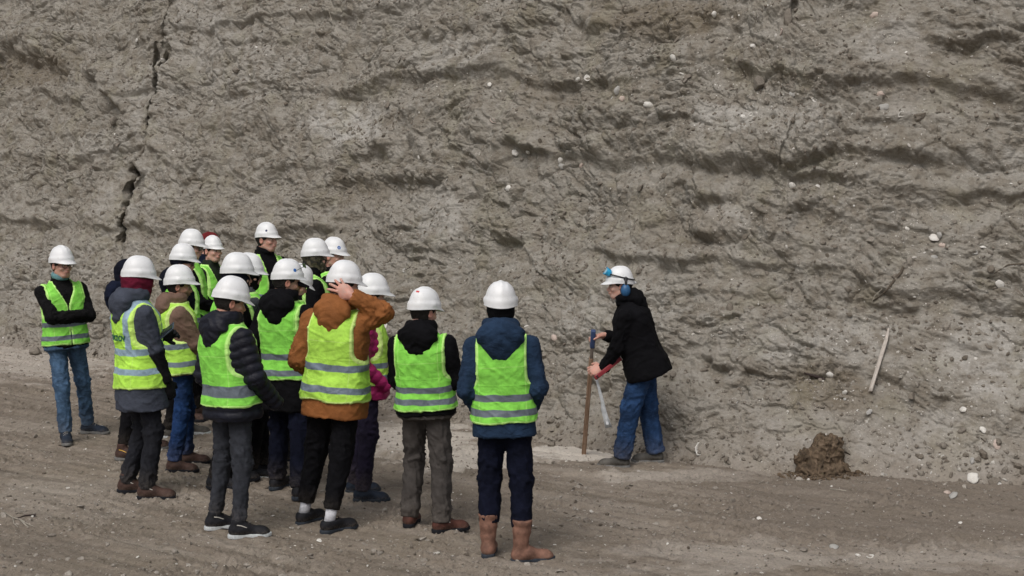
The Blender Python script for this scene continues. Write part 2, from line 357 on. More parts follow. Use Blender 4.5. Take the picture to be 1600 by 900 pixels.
def make_ground():
    xs = np.concatenate([-8.2 - np.geomspace(.03, 190, 60)[::-1], np.arange(-8.2, 5.6, .0125), 5.6 + np.geomspace(.03, 190, 60)])
    ys = np.concatenate([8.2 - np.geomspace(.05, 120, 50)[::-1], np.arange(8.2, 15.0, .0165), np.arange(15.0, 23, .035), 23 + np.geomspace(.06, 200, 50)])
    X, Y = np.meshgrid(xs, ys, indexing='ij')
    Z = ground_h(X, Y)
    near = (1 - sstep(5, 9, np.abs(X + 1.2))) * sstep(6, 8.5, Y) * (1 - sstep(20, 25, Y))
    a, b = X + .06 * fbm(X * 4, Y * 4, 2, 90), Y + .06 * fbm(X * 4, Y * 4, 2, 91)
    m = sstep(-.1, .35, fbm(X * .9, Y * 1.1, 3, 92))
    f, e = flakes(a * 9, b * 9, 93); Z = Z + near * .016 * f * (.25 + m)
    f, e = flakes(a * 22, b * 22, 94); Z = Z + near * .015 * f * (.4 + m)
    f, e = flakes(a * 45, b * 45, 97); Z = Z + near * .010 * f * (.5 + m)
    Z = Z + near * .004 * fbm(X * 22, Y * 22, 3, 95)
    px, py = to_px(np.stack([X, Y, np.zeros_like(X)], -1))
    px = np.clip(px, -4000, 6000); py = np.clip(py, 0, 4000); py = np.where(Y < 3, 4000, py)
    # slab edges and wheel scars traced from the photograph
    for pts, amp, wd in [([(560, 700), (640, 716), (716, 732), (742, 745), (800, 764), (850, 770)], .022, 16), ([(850, 738), (1000, 748), (1160, 738)], .012, 12),
                         ([(20, 700), (140, 742), (250, 760), (340, 792)], .010, 10), ([(250, 846), (330, 862), (368, 884), (395, 905)], .014, 8), ([(1060, 820), (1190, 832), (1330, 866), (1440, 880)], .010, 10),
                         ([(0, 600), (90, 618), (180, 640), (260, 652)], .014, 12), ([(0, 560), (100, 572), (180, 590)], .014, 12), ([(880, 790), (1000, 800), (1120, 824)], .008, 8), ([(1160, 762), (1300, 775), (1600, 800)], .010, 14)]:
        yl = np.interp(px, [p[0] for p in pts], [p[1] for p in pts]) + 4 * fbm(X * 7, Y * 7, 3, 96)
        fade = sstep(pts[0][0] - 10, pts[0][0] + 40, px) * (1 - sstep(pts[-1][0] - 40, pts[-1][0] + 10, px))
        d = yl - py; Z = Z + 1.5 * fade * amp * (sstep(-1.2, 1.2, d) * np.exp(-np.maximum(d, 0) / wd) - .5 * (1 - sstep(-1.2, 1.2, d)) * np.exp(np.minimum(d, 0) / 5))
    pale = np.zeros(X.shape)
    n = fbm(X * 2.2, Y * 3.5, 4, 98)
    for cx, cy, rx, ry, s in [(930, 708, 140, 16, 1.2), (660, 690, 130, 38, .85), (740, 715, 130, 26, .85), (70, 560, 160, 34, .6), (1080, 745, 160, 10, .5), (1150, 870, 220, 26, .35), (1450, 870, 200, 22, .35), (620, 670, 60, 16, .5), (120, 780, 160, 40, .15)]:
        pale = np.maximum(pale, s * (1 - sstep(.5, 1.15, np.hypot((px - cx) / rx, (py - cy) / ry) + 1.0 * n + .35 * fbm(X * 9, Y * 14, 3, 99))))
    wet = np.clip(sstep(960, 1200, px) * (1 - sstep(28, 80, np.abs(py - (785 + (px - 1300) * .05)))) , 0, 1)
    me = mesh_np('ground', np.stack([X, Y, Z], -1).reshape(-1, 3), grid_faces(*X.shape), True, {'pale': pale.ravel(), 'damp': wet.ravel()})
    return me, np.stack([X, Y, Z], -1)

def ground_mat():
    t = NT('quarry_floor'); c = t.coord()
    rt_ = t.node('ShaderNodeMapping'); t.put(rt_.inputs[0], c); rt_.inputs['Rotation'].default_value = (0, 0, R(37)); al = t.node('ShaderNodeMapping'); t.put(al.inputs[0], rt_.outputs[0]); al.inputs['Scale'].default_value = (.28, 2.6, 1)
    n0 = t.noise(al.outputs[0], 1.5, 5, .6); n2 = t.noise(c, 9, 8, .68); n3 = t.noise(c, 60, 6, .72); n1 = t.noise(c, .9, 4)
    base = t.ramp(n0, [(.34, (.155, .132, .108)), (.5, (.212, .181, .148)), (.66, (.266, .234, .198))])
    base = t.mix(t.math('MULTIPLY', t.mr(n1, .45, .7), .5), base, (.205, .175, .135))
    base = t.mix(t.math('MULTIPLY', t.mr(n2, .5, .32), .55), base, (.150, .122, .095))
    base = t.mix(t.math('MULTIPLY', t.mr(n2, .52, .68), .6), base, (.300, .265, .225))
    base = t.mix(t.attr('pale'), base, (.47, .435, .39))
    base = t.mix(t.math('MULTIPLY', t.attr('damp'), .55), base, (.165, .140, .115))
    base = t.mix(t.mr(n3, .3, .72, 0, .8), base, t.mix(1, base, (1.32, 1.30, 1.28), 'MULTIPLY'))
    base = t.mix(t.math('MULTIPLY', t.mr(n3, .42, .30), .5), base, (.095, .078, .062))
    sp = t.math('MULTIPLY', t.mr(t.voro(c, 38), .17, .09), t.mr(t.noise(c, 1.7, 3), .46, .60))
    base = t.mix(t.math('MULTIPLY', sp, .7), base, (.42, .385, .34))
    sp = t.math('MULTIPLY', t.mr(t.voro(c, 90), .22, .12), t.mr(t.noise(c, 3.7, 3), .44, .56))
    base = t.mix(t.math('MULTIPLY', sp, .55), base, (.38, .345, .30))
    h = t.math('ADD', t.noise(c, 34, 8, .74), t.math('MULTIPLY', t.noise(c, 130, 4, .7), .5))
    return t.done(base, .95, t.bump(h, .8, .018), spec=.15)

cliff_me, cliff_P = make_cliff()
cliff_m = cliff_mat(); ground_m = ground_mat()
cliff = obj('cliff', cliff_me, cliff_m, kind='structure', label='grey brown clay quarry face')
ground_me, ground_P = make_ground()
ground = obj('ground', ground_me, ground_m, kind='structure', label='brown earth quarry floor')
# ray casts against the displaced surfaces, to lay things on them
def bvh_of(P, k=2):
    Q = P[::k, ::k]; return BVHTree.FromPolygons(Q.reshape(-1, 3).tolist(), grid_faces(*Q.shape[:2]).tolist())
cliff_bvh, ground_bvh = bvh_of(cliff_P[55:-45, 8:-40]), bvh_of(ground_P[55:-55, 45:-45])
def hit(px, py):
    """first surface along the ray through a pixel: point, normal"""
    o = Vector((0, 0, CAM_H)); d = Vector(ray(px, py)).normalized(); best = None
    for b in (cliff_bvh, ground_bvh):
        p, n, i, dist = b.ray_cast(o, d)
        if p is not None and (best is None or dist < best[2]): best = (p, n if n.dot(d) < 0 else -n, dist)
    return best[0], best[1]
def gz(x, y):
    p, n, i, d = ground_bvh.ray_cast(Vector((float(x), float(y), 2)), Vector((0, 0, -1)))
    return p.z if p else 0.0
# ---------------------------------------------------------------- loose stuff: clods, gravel, shell crumbs
rng = np.random.RandomState(7)
def ico(sub):
    import bmesh
    bm = bmesh.new(); bmesh.ops.create_icosphere(bm, subdivisions=sub, radius=1)
    V = np.array([v.co[:] for v in bm.verts]); F = np.array([[v.index for v in f.verts] for f in bm.faces]); bm.free(); return V, F
ICO1, ICO2 = ico(1), ico(2)
def rot_random(n, rs):
    q = rs.randn(n, 4); q /= np.linalg.norm(q, axis=1)[:, None]; w, x, y, z = q.T
    return np.stack([np.stack([1 - 2 * (y * y + z * z), 2 * (x * y - z * w), 2 * (x * z + y * w)], -1),
                     np.stack([2 * (x * y + z * w), 1 - 2 * (x * x + z * z), 2 * (y * z - x * w)], -1),
                     np.stack([2 * (x * z - y * w), 2 * (y * z + x * w), 1 - 2 * (x * x + y * y)], -1)], 1)
def frames(N, rs):
    """rotation matrices whose z axis is the normal, random spin"""
    t = rs.randn(*N.shape); t -= (t * N).sum(1)[:, None] * N; t /= np.linalg.norm(t, axis=1)[:, None]
    return np.stack([t, np.cross(N, t), N], -1)
def scatter(name, P, N, size, mat, label, flat=.6, rough=.35, sink=.25, tumble=True, ic=ICO1, seed=1, shade=False):
    rs = np.random.RandomState(seed); n = len(P); V0, F0 = ic
    s = size[:, None, None]
    V = V0[None] * (1 + rough * rs.randn(n, len(V0), 1)) * np.array([1, 1, 1]) * (1 + .35 * rs.randn(n, 1, 3)).clip(.45, 1.7)
    if tumble: V = np.einsum('nij,nvj->nvi', rot_random(n, rs), V)
    V[..., 2] *= flat
    V = np.einsum('nij,nvj->nvi', frames(N, rs), V * s) + (P + N * (size * (flat * .6 - sink))[:, None])[:, None]
    F = (F0[None] + (np.arange(n) * len(V0))[:, None, None]).reshape(-1, 3)
    tint = np.repeat(rs.rand(n), len(V0))
    me = mesh_np(name, V.reshape(-1, 3), F, shade, {'tint': tint})
    return obj(name, me, mat, kind='stuff', label=label)
def cliff_points(n, seed, dens=None):
    rs = np.random.RandomState(seed); nu, nv = cliff_P.shape[:2]
    iu = rs.randint(61, nu - 52, n); iv = rs.randint(8, 560, n)
    P = cliff_P[iu, iv]; a = cliff_P[iu + 2, iv] - cliff_P[iu - 2, iv]; b = cliff_P[iu, iv + 2] - cliff_P[iu, iv - 2]
    N = np.cross(a, b); N /= np.linalg.norm(N, axis=1)[:, None]; N *= np.sign(-N[:, 1:2] + .3 * N[:, 2:3] + 1e-6)
    return P, N, iu, iv
def ground_points(n, seed, x0=-8, x1=5.4, y0=8.6, y1=21):
    rs = np.random.RandomState(seed); x = rs.uniform(x0, x1, n); y = y0 + (y1 - y0) * rs.rand(n) ** 1.4
    xs = ground_P[:, 0, 0]; ys = ground_P[0, :, 1]
    i = np.searchsorted(xs, x).clip(1, len(xs) - 2); j = np.searchsorted(ys, y).clip(1, len(ys) - 2)
    P = ground_P[i, j].copy(); N = np.tile([0., 0, 1.], (n, 1)); return P, N

def soil_mat(name, c0, c1, rough=.95):
    t = NT(name); c = t.coord(); tn = t.attr('tint'); n = t.noise(c, 55, 4)
    base = t.mix(tn, c0, c1); base = t.mix(t.math('MULTIPLY', t.mr(n, .6, .35), .35), base, tuple(x * .5 for x in c0))
    return t.done(base, rough, t.bump(n, .5, .006), spec=.15)
m_clod = soil_mat('clay_clod', (.165, .142, .116), (.275, .250, .216))
m_peb = soil_mat('floor_gravel', (.130, .108, .086), (.37, .34, .30))
m_crumb = soil_mat('shell_crumb', (.40, .37, .33), (.72, .70, .66), .6)

P, N, iu, iv = cliff_points(42000, 3)
steep = N[:, 2]; k = (fbm(P[:, 0] * .9, P[:, 2] * 1.4, 3, 101) + .9 * (steep - .35) + .25 * rng.randn(len(P))) > .12
P, N = P[k], N[k]; sz = .006 + .011 * rng.rand(len(P)) ** 2 + .022 * (rng.rand(len(P)) ** 14)
scatter('clay_clods', P, N, sz, m_clod, 'crumbled clay clods lying on the quarry face', flat=.75, rough=.24, seed=2)
P, N = ground_points(64000, 4); k = fbm(P[:, 0] * .7, P[:, 1] * 1.0, 3, 102) + .35 * rng.randn(len(P)) > .0
P, N = P[k], N[k]; sz = .0035 + .008 * rng.rand(len(P)) ** 2.5 + .018 * (rng.rand(len(P)) ** 18)
scatter('gravel', P, N, sz, m_peb, 'fine gravel and earth crumbs on the quarry floor', flat=.7, rough=.24, seed=3)
# a band of rubble at the foot of the face
P, N, iu, iv = cliff_points(90000, 5); k = (iv < 8 + 55 * rng.rand(len(iv)) ** 2.5) & (rng.rand(len(iv)) < .55); P, N = P[k], N[k]
sz = .007 + .020 * rng.rand(len(P)) ** 3 + .035 * rng.rand(len(P)) ** 30; scatter('rubble', P, N, sz, m_clod, 'small rubble gathered along the foot of the face', flat=.8, rough=.24, seed=4)
# shell crumbs: thin chips
P, N, iu, iv = cliff_points(22000, 6); px, py = to_px(P)
d = fbm(P[:, 0] * .8, P[:, 2] * 1.6, 3, 103) + .55 * sstep(800, 1500, px) - .35 + .3 * rng.randn(len(P)) > .12; P, N = P[d], N[d]
P2, N2 = ground_points(12000, 8); d = (fbm(P2[:, 0] * .8, P2[:, 1], 3, 104) + .3 * rng.randn(len(P2))) > .02; P2, N2 = P2[d], N2[d]
P = np.vstack([P, P2]); N = np.vstack([N, N2]); N = N + .35 * rng.randn(*N.shape); N /= np.linalg.norm(N, axis=1)[:, None]
sz = .003 + .006 * rng.rand(len(P)) ** 2.5 + .010 * rng.rand(len(P)) ** 10
scatter('shell_crumbs', P, N, sz, m_crumb, 'tiny pale shell crumbs strewn over the clay', flat=.35, rough=.18, sink=.05, tumble=False, seed=5)

P, N, iu, iv = cliff_points(60000, 16); px, py = to_px(P); k = (px > 1250 + 120 * rng.randn(len(P))) & (py > 560 + 60 * rng.randn(len(P))) & (rng.rand(len(P)) < .10); P, N = P[k], N[k]
scatter('shell_rubble', P, N, .006 + .016 * rng.rand(len(P)) ** 2.2, soil_mat('dusty_shell', (.22, .20, .17), (.50, .48, .44), .8), 'dusty shell bits and chips low on the right part of the face', flat=.5, rough=.2, sink=.15, seed=6)
# ---------------------------------------------------------------- implicit bodies -> meshes
def nets(f, lo, hi, h):
    """surface nets of f<0 inside the box"""
    lo = np.asarray(lo, float); n = np.ceil((np.asarray(hi) - lo) / h).astype(int) + 1
    ax = [(lo[i] + h * np.arange(n[i])).astype(np.float32) for i in range(3)]
    G = np.stack(np.meshgrid(*ax, indexing='ij'), -1)
    F = f(G).astype(np.float32); S = F < 0
    S8 = [(a, b, c) for a in (0, 1) for b in (0, 1) for c in (0, 1)]
    sl = lambda A, o: A[o[0]:A.shape[0] - 1 + o[0], o[1]:A.shape[1] - 1 + o[1], o[2]:A.shape[2] - 1 + o[2]]
    cnt = sum(sl(S, o).astype(np.int8) for o in S8); mixed = (cnt > 0) & (cnt < 8)
    idx = np.full(mixed.shape, -1, np.int32); ii = np.argwhere(mixed); idx[mixed] = np.arange(len(ii))
    fv = {o: sl(F, o)[mixed] for o in S8}
    pos = np.zeros((len(ii), 3)); num = np.zeros(len(ii))
    for a in range(3):
        for o in S8:
            if o[a]: continue
            q = list(o); q[a] = 1; q = tuple(q); f0, f1 = fv[o], fv[q]; cr = (f0 < 0) != (f1 < 0)
            t = np.where(cr, f0 / np.where(cr, f0 - f1, 1), 0); p = np.tile(np.array(o, float), (len(ii), 1)); p[:, a] = t
            pos += p * cr[:, None]; num += cr
    V = lo + h * (ii + pos / num[:, None]); quads = []
    for a in range(3):
        b, c = (a + 1) % 3, (a + 2) % 3
        s0 = [slice(None)] * 3; s1 = [slice(None)] * 3; s0[a] = slice(0, -1); s1[a] = slice(1, None)
        A, B = S[tuple(s0)], S[tuple(s1)]; cr = A != B
        e = np.argwhere(cr); e = e[(e[:, b] > 0) & (e[:, c] > 0) & (e[:, b] < n[b] - 1) & (e[:, c] < n[c] - 1)]
        if not len(e): continue
        def at(db, dc): q = e.copy(); q[:, b] += db; q[:, c] += dc; return idx[q[:, 0], q[:, 1], q[:, 2]]
        Q = np.stack([at(-1, -1), at(0, -1), at(0, 0), at(-1, 0)], 1)
        ins = S[e[:, 0], e[:, 1], e[:, 2]]; Q[~ins] = Q[~ins][:, ::-1]; quads.append(Q)
    return V, np.vstack(quads)
def vnormals(V, F):
    n = np.cross(V[F[:, 2]] - V[F[:, 0]], V[F[:, 3]] - V[F[:, 1]]); N = np.zeros_like(V)
    for k in range(4): np.add.at(N, F[:, k], n)
    return N / (np.linalg.norm(N, axis=1)[:, None] + 1e-12)
def ln(v): return np.sqrt((v * v).sum(-1))
def cone(P, a, b, ra, rb):
    a = np.asarray(a, np.float32); b = np.asarray(b, np.float32); d = b - a; t = np.clip(((P - a) @ d) / (d @ d), 0, 1)
    return ln(P - a - t[..., None] * d) - (ra + (rb - ra) * t)
def ell(P, c, r):
    q = (P - np.asarray(c, np.float32)); r = np.asarray(r, np.float32); k = ln(q / r); k2 = ln(q / (r * r)) + 1e-6
    return k * (k - 1) / k2
def su(a, b, k):
    h = np.clip(.5 + .5 * (b - a) / k, 0, 1); return b + (a - b) * h - k * h * (1 - h)
def sus(fs, k):
    r = fs[0]
    for f in fs[1:]: r = su(r, f, k)
    return r
def ssub(a, b, k): return -su(-a, b, k)        # a minus b
def nrm(v): v = np.asarray(v, float); return v / np.linalg.norm(v)
def bounds(pts, pad): pts = np.array(pts); return pts.min(0) - pad, pts.max(0) + pad
def ik(S, T, l1, l2, pole):
    S, T = np.asarray(S, float), np.asarray(T, float); d = T - S; L = np.linalg.norm(d); u = d / L
    if L > (l1 + l2) * .998: L = (l1 + l2) * .998; T = S + u * L
    if L < abs(l1 - l2) + .03: L = abs(l1 - l2) + .03; T = S + u * L
    x = (l1 * l1 - l2 * l2 + L * L) / (2 * L); h = math.sqrt(max(l1 * l1 - x * x, 0)); p = np.asarray(pole, float); p = p - (p @ u) * u; p = nrm(p)
    return S + u * x + p * h, T

# ---------------------------------------------------------------- cloth and skin materials
_mc = {}
def fabric(name, col, rough=.92, var=.25, weave=900, bump=.25, wr=1.0, spec=.2, sheen=0):
    if name in _mc: return _mc[name]
    t = NT(name); c = t.coord(); n = t.noise(c, 9, 5, .6); n2 = t.noise(c, 70, 4, .65)
    b = t.mix(t.mr(n, .35, .68), tuple(x * (1 - var) for x in col), tuple(min(1, x * (1 + var)) for x in col))
    b = t.mix(t.math('MULTIPLY', t.mr(n2, .45, .7), .3), b, tuple(min(1, x * 1.3 + .0012) for x in col))
    b = t.mix(t.math('MULTIPLY', t.attr('dust'), t.mr(n2, .3, .62, .1, .7)), b, (.20, .17, .14))
    if name == 'grey_softshell': b = t.mix(t.attr('tone'), b, (.007, .007, .009))
    h = t.math('ADD', t.noise(t.mapping(c, (1, 1, 1.8)), 11 * wr, 3, .5, 1.2), t.math('MULTIPLY', n2, .10))
    _mc[name] = t.done(b, rough, t.bump(h, bump, .03), spec=spec); return _mc[name]
def denim(name, col):
    if name in _mc: return _mc[name]
    t = NT(name); c = t.coord(); n = t.noise(c, 6, 5, .6); n2 = t.noise(c, 40, 5, .7); n3 = t.noise(t.mapping(c, (1, 1, 3)), 22, 4, .6)
    b = t.mix(t.mr(n, .35, .66), tuple(x * .6 for x in col), tuple(x * 1.35 for x in col))
    b = t.mix(t.math('MULTIPLY', t.mr(n3, .52, .72), .45), b, tuple(x * 1.7 + .02 for x in col))
    b = t.mix(t.math('MULTIPLY', t.mr(n2, .5, .34), .35), b, tuple(x * .35 for x in col))
    b = t.mix(t.math('MULTIPLY', t.attr('dust'), t.mr(n2, .3, .62, .2, .7)), b, (.22, .19, .16))
    _mc[name] = t.done(b, .9, t.bump(t.noise(t.mapping(c, (1, 1, 1.8)), 18, 5, .6, .5), .35, .03), spec=.2); return _mc[name]
def vest_mat(name, col, edge, band, bands, bw, vert=False, flop=0):
    t = NT(name); tl = t.attr('tl', 'Vector'); c = t.coord(); sep = t.node('ShaderNodeSeparateXYZ'); t.put(sep.inputs[0], tl)
    wob = t.math('MULTIPLY', t.math('SUBTRACT', t.noise(tl, 6, 2), .5), .030)
    z = t.math('ADD', sep.outputs[2], wob); m = None
    for s in bands:
        k = t.mr(t.math('ABSOLUTE', t.math('SUBTRACT', z, s)), bw / 2, bw / 2 - .004)
        m = k if m is None else t.math('MAXIMUM', m, k)
    if vert:
        k = t.math('MULTIPLY', t.mr(t.math('ABSOLUTE', t.math('SUBTRACT', t.math('ABSOLUTE', sep.outputs[0]), .125)), .028, .024), t.mr(z, bands[0], bands[0] + .004)); m = t.math('MAXIMUM', m, k)
    n = t.noise(c, 11, 4, .55, .8); n2 = t.noise(c, 60, 3)
    b = t.mix(t.mr(n, .35, .65), tuple(x * .86 for x in col), tuple(min(x * 1.1, .95) for x in col))
    b = t.mix(t.math('MULTIPLY', t.mr(n2, .5, .75), .2), b, tuple(min(x * 1.3 + .03, .95) for x in col))
    ax_ = t.math('ABSOLUTE', sep.outputs[0]); sm = t.math('MAXIMUM', t.mr(t.math('ABSOLUTE', t.math('SUBTRACT', z, .335)), .0035, .002), t.mr(t.math('ABSOLUTE', t.math('SUBTRACT', ax_, .148)), .0035, .002))
    b = t.mix(t.math('MULTIPLY', sm, .45), b, edge)
    b = t.mix(t.math('MULTIPLY', t.mr(t.noise(c, 4, 6, .7), .54, .70), .22), b, tuple(x * .55 + .03 for x in col))
    b = t.mix(t.mr(t.attr('cut'), .0165, .0125), b, edge)
    bb = t.mix(t.mr(n, .4, .62), tuple(x * .85 for x in band), tuple(min(1, x * 1.12) for x in band)); b = t.mix(m, b, bb)
    cr = t.math('MAXIMUM', t.mr(ax_, .010, .0), t.mr(t.math('ABSOLUTE', t.math('SUBTRACT', sep.outputs[2], .21)), .010, .0)); h = t.math('ADD', t.math('ADD', t.noise(t.mapping(c, (1, 1, 1.5)), 9, 2.5, .5, 1.2), t.math('MULTIPLY', cr, .12)), t.math('MULTIPLY', t.mr(t.attr('cut'), .014, .008), .05))
    return t.done(b, t.math('SUBTRACT', .85, t.math('MULTIPLY', m, .35)), t.bump(h, .32, .030), spec=.25)
def skin_mat(name, col, red=.5):
    if name in _mc: return _mc[name]
    t = NT(name); c = t.coord(); k = t.attr('paint', 'Vector'); n = t.noise(c, 30, 4)
    b = t.mix(t.mr(n, .35, .65), col, tuple(x * y for x, y in zip(col, (1.12, .90, .86))))
    s = t.node('ShaderNodeSeparateXYZ'); t.put(s.inputs[0], k)
    b = t.mix(s.outputs[0], b, (col[0] * .95, col[1] * .55, col[2] * .52))       # lips, nose, cheeks
    b = t.mix(s.outputs[1], b, (.025, .018, .014))                               # brows, lashes, stubble
    b = t.mix(s.outputs[2], b, (.55, .52, .48))                                  # eyes
    m = t.done(b, .5, t.bump(t.noise(c, 160, 3), .15, .004), spec=.4); t.b.inputs['Subsurface Weight'].default_value = .12
    t.b.inputs['Subsurface Radius'].default_value = (.012, .005, .003); t.b.inputs['Subsurface Scale'].default_value = 1.0
    _mc[name] = m; return m
def plain(name, col, rough=.5, spec=.5, metal=0, bump=0, sc=60, var=.12, **kw):
    if name in _mc: return _mc[name]
    t = NT(name); c = t.coord(); n = t.noise(c, sc, 4, .6)
    b = t.mix(t.mr(n, .35, .65), tuple(x * (1 - var) for x in col), tuple(min(1, x * (1 + var)) for x in col))
    _mc[name] = t.done(b, rough, t.bump(n, bump, .004) if bump else None, spec=spec, Metallic=metal, **kw); return _mc[name]
def hat_mat():
    t = NT('white_helmet_plastic'); c = t.coord(); n = t.noise(c, 5, 4); n2 = t.noise(c, 45, 5, .7)
    b = t.mix(t.mr(n, .4, .65), (.80, .815, .83), (.74, .755, .77)); b = t.mix(t.math('MULTIPLY', t.mr(n2, .56, .72), .5), b, (.46, .44, .40)); b = t.mix(t.math('MULTIPLY', t.mr(t.noise(c, 2.5, 6, .7), .52, .66), .28), b, (.60, .60, .58))
    return t.done(b, t.mr(n2, .3, .7, .32, .5), t.bump(t.noise(c, 12, 2), .05, .01), spec=.45)
HATM = hat_mat()
def leather(name, col, toe=None):
    if name in _mc: return _mc[name]
    t = NT(name); c = t.coord(); n = t.noise(c, 14, 5, .65); n2 = t.noise(c, 60, 4, .7)
    b = t.mix(t.mr(n, .35, .65), tuple(x * .65 for x in col), tuple(x * 1.3 for x in col))
    s = t.node('ShaderNodeSeparateXYZ'); t.put(s.inputs[0], c)
    b = t.mix(t.math('MULTIPLY', t.mr(s.outputs[2], .07, .0), t.mr(n2, .40, .62, .05, .75)), b, (.20, .17, .14))
    _mc[name] = t.done(b, .72, t.bump(n2, .35, .006), spec=.3); return _mc[name]
M_SKIN = skin_mat('skin_ruddy', (.54, .35, .285)); M_SKIN2 = skin_mat('skin_tan', (.46, .29, .22)); M_SKIN3 = skin_mat('skin_light', (.58, .39, .32))
M_HAIR = fabric('dark_hair', (.014, .011, .009), .75, .3, bump=.5, wr=3, spec=.3)
M_LENS = plain('dark_lens', (.012, .012, .015), .12, .6); M_FRAME = plain('black_plastic', (.015, .015, .017), .4, .4)

# ---------------------------------------------------------------- shoes (built once per kind)
def shoe_mesh(kind):
    high = {'boot': .150, 'sneaker': .085, 'rigger': .285, 'trainer': .128}[kind]; th = .030 if kind != 'sneaker' else .026
    w = .047 if kind != 'sneaker' else .043
    def up(P):
        f = sus([cone(P, (0, -.042, .052), (0, .03, .062), w * .88, w * .95), cone(P, (0, .03, .058), (0, .135, .036), w * .95, w * .86), ell(P, (.004, .150, .036), (w * .98, .052, .036))], .03)
        sh = cone(P, (0, -.026, .06), (0, -.018 if kind != 'rigger' else -.010, high), w * .90, .044 if kind != 'rigger' else .066)
        f = su(f, sh, .035); f = np.maximum(f, (th - .006) - P[..., 2]); f = np.maximum(f, P[..., 2] - high)
        return f + .003 * noise3(P * np.array([14, 14, 26]), 3) * (P[..., 2] > .03) + (.006 * noise3(P * np.array([9, 9, 22]), 4) * sstep(.08, .14, P[..., 2]) if kind == 'rigger' else 0)
    V, F = nets(up, (-.09, -.12, 0), (.09, .23, high + .02), .0062)
    def so(P):
        q = P[..., :2]; a = np.minimum.reduce([np.hypot(q[..., 0], q[..., 1] + .045) - (w * .98), np.hypot((q[..., 0] - .003) / 1.06, q[..., 1] - .125) - (w * 1.02)])
        t = np.clip((q[..., 1] + .045) / .17, 0, 1); m = np.abs(q[..., 0]) - (w * (.98 + .04 * t - .16 * np.exp(-((t - .42) / .22) ** 2))); m = np.maximum(m, np.maximum(-.045 - q[..., 1], q[..., 1] - .125))
        toe = ell(np.stack([q[..., 0] - .004, q[..., 1] - .15, 0 * q[..., 0]], -1), (0, 0, 0), (w * 1.0, .062, 1)); a = np.minimum(np.minimum(a, m), toe)
        arch = .010 * np.exp(-((q[..., 1] - .035) / .03) ** 2) + .008 * sstep(.15, .21, q[..., 1])
        return np.maximum(a + .5 * np.maximum(0, .004 - np.abs(P[..., 2] - th / 2)) * 0, np.maximum(arch - P[..., 2], P[..., 2] - th - arch * .4))
    V2, F2 = nets(so, (-.07, -.12, -.01), (.07, .235, th + .02), .005)
    return mesh_np('shoe', V, F), mesh_np('sole', V2, F2)
SHOE = {k: shoe_mesh(k) for k in ('boot', 'sneaker', 'rigger', 'trainer')}
def tube(name, pts, r, mat, parent=None, seg=6, **kw):
    pts = [Vector(p) for p in pts]; V, F = [], []; r = r if hasattr(r, '__len__') else [r] * len(pts)
    for k, p in enumerate(pts):
        d = (pts[min(k + 1, len(pts) - 1)] - pts[max(k - 1, 0)]).normalized(); a = d.orthogonal().normalized(); 
        if k and a.dot(pa) < .95: a = (pa - d * pa.dot(d)).normalized()
        pa = a; b = d.cross(a)
        for s in range(seg):
            t = 2 * math.pi * s / seg; V.append(p + (a * math.cos(t) + b * math.sin(t)) * r[k])
    n = len(pts); F = [[k * seg + s, k * seg + (s + 1) % seg, (k + 1) * seg + (s + 1) % seg, (k + 1) * seg + s] for k in range(n - 1) for s in range(seg)]
    V += [pts[0], pts[-1]]; F += [[n * seg, (s + 1) % seg, s, s] for s in range(seg)] + [[n * seg + 1, (n - 1) * seg + s, (n - 1) * seg + (s + 1) % seg, (n - 1) * seg + s] for s in range(seg)]
    me = bpy.data.meshes.new(name); me.from_pydata([tuple(v) for v in V], [], [f if f[2] != f[3] else f[:3] for f in [[*f] for f in F]]); me.polygons.foreach_set('use_smooth', [True] * len(me.polygons)); me.update()
    return obj(name, me, mat, parent, **kw)
def make_shoe(parent, M, kind, col_m, sole_m, laces=None, stripe=None):
    a, b = SHOE[kind]; s = obj('shoe', a.copy(), col_m, parent); s.matrix_local = M
    obj('sole', b.copy(), sole_m, s)
    if laces is not None:
        for k in range(4):
            y = .055 + .022 * k - .01; z = .106 - .013 * k if kind != 'sneaker' else .098 - .012 * k
            tube('lace', [(-.030, y - .008, z - .012), (-.01, y, z + .004), (.01, y + .004, z + .004), (.030, y + .010, z - .012)], .0028, laces, s, 5)
    if stripe is not None: tube('trim', [(.046, -.03, .10), (.0475, .0, .095), (.046, .03, .082), (.042, .055, .072)], .0035, stripe, s, 5)
    return s

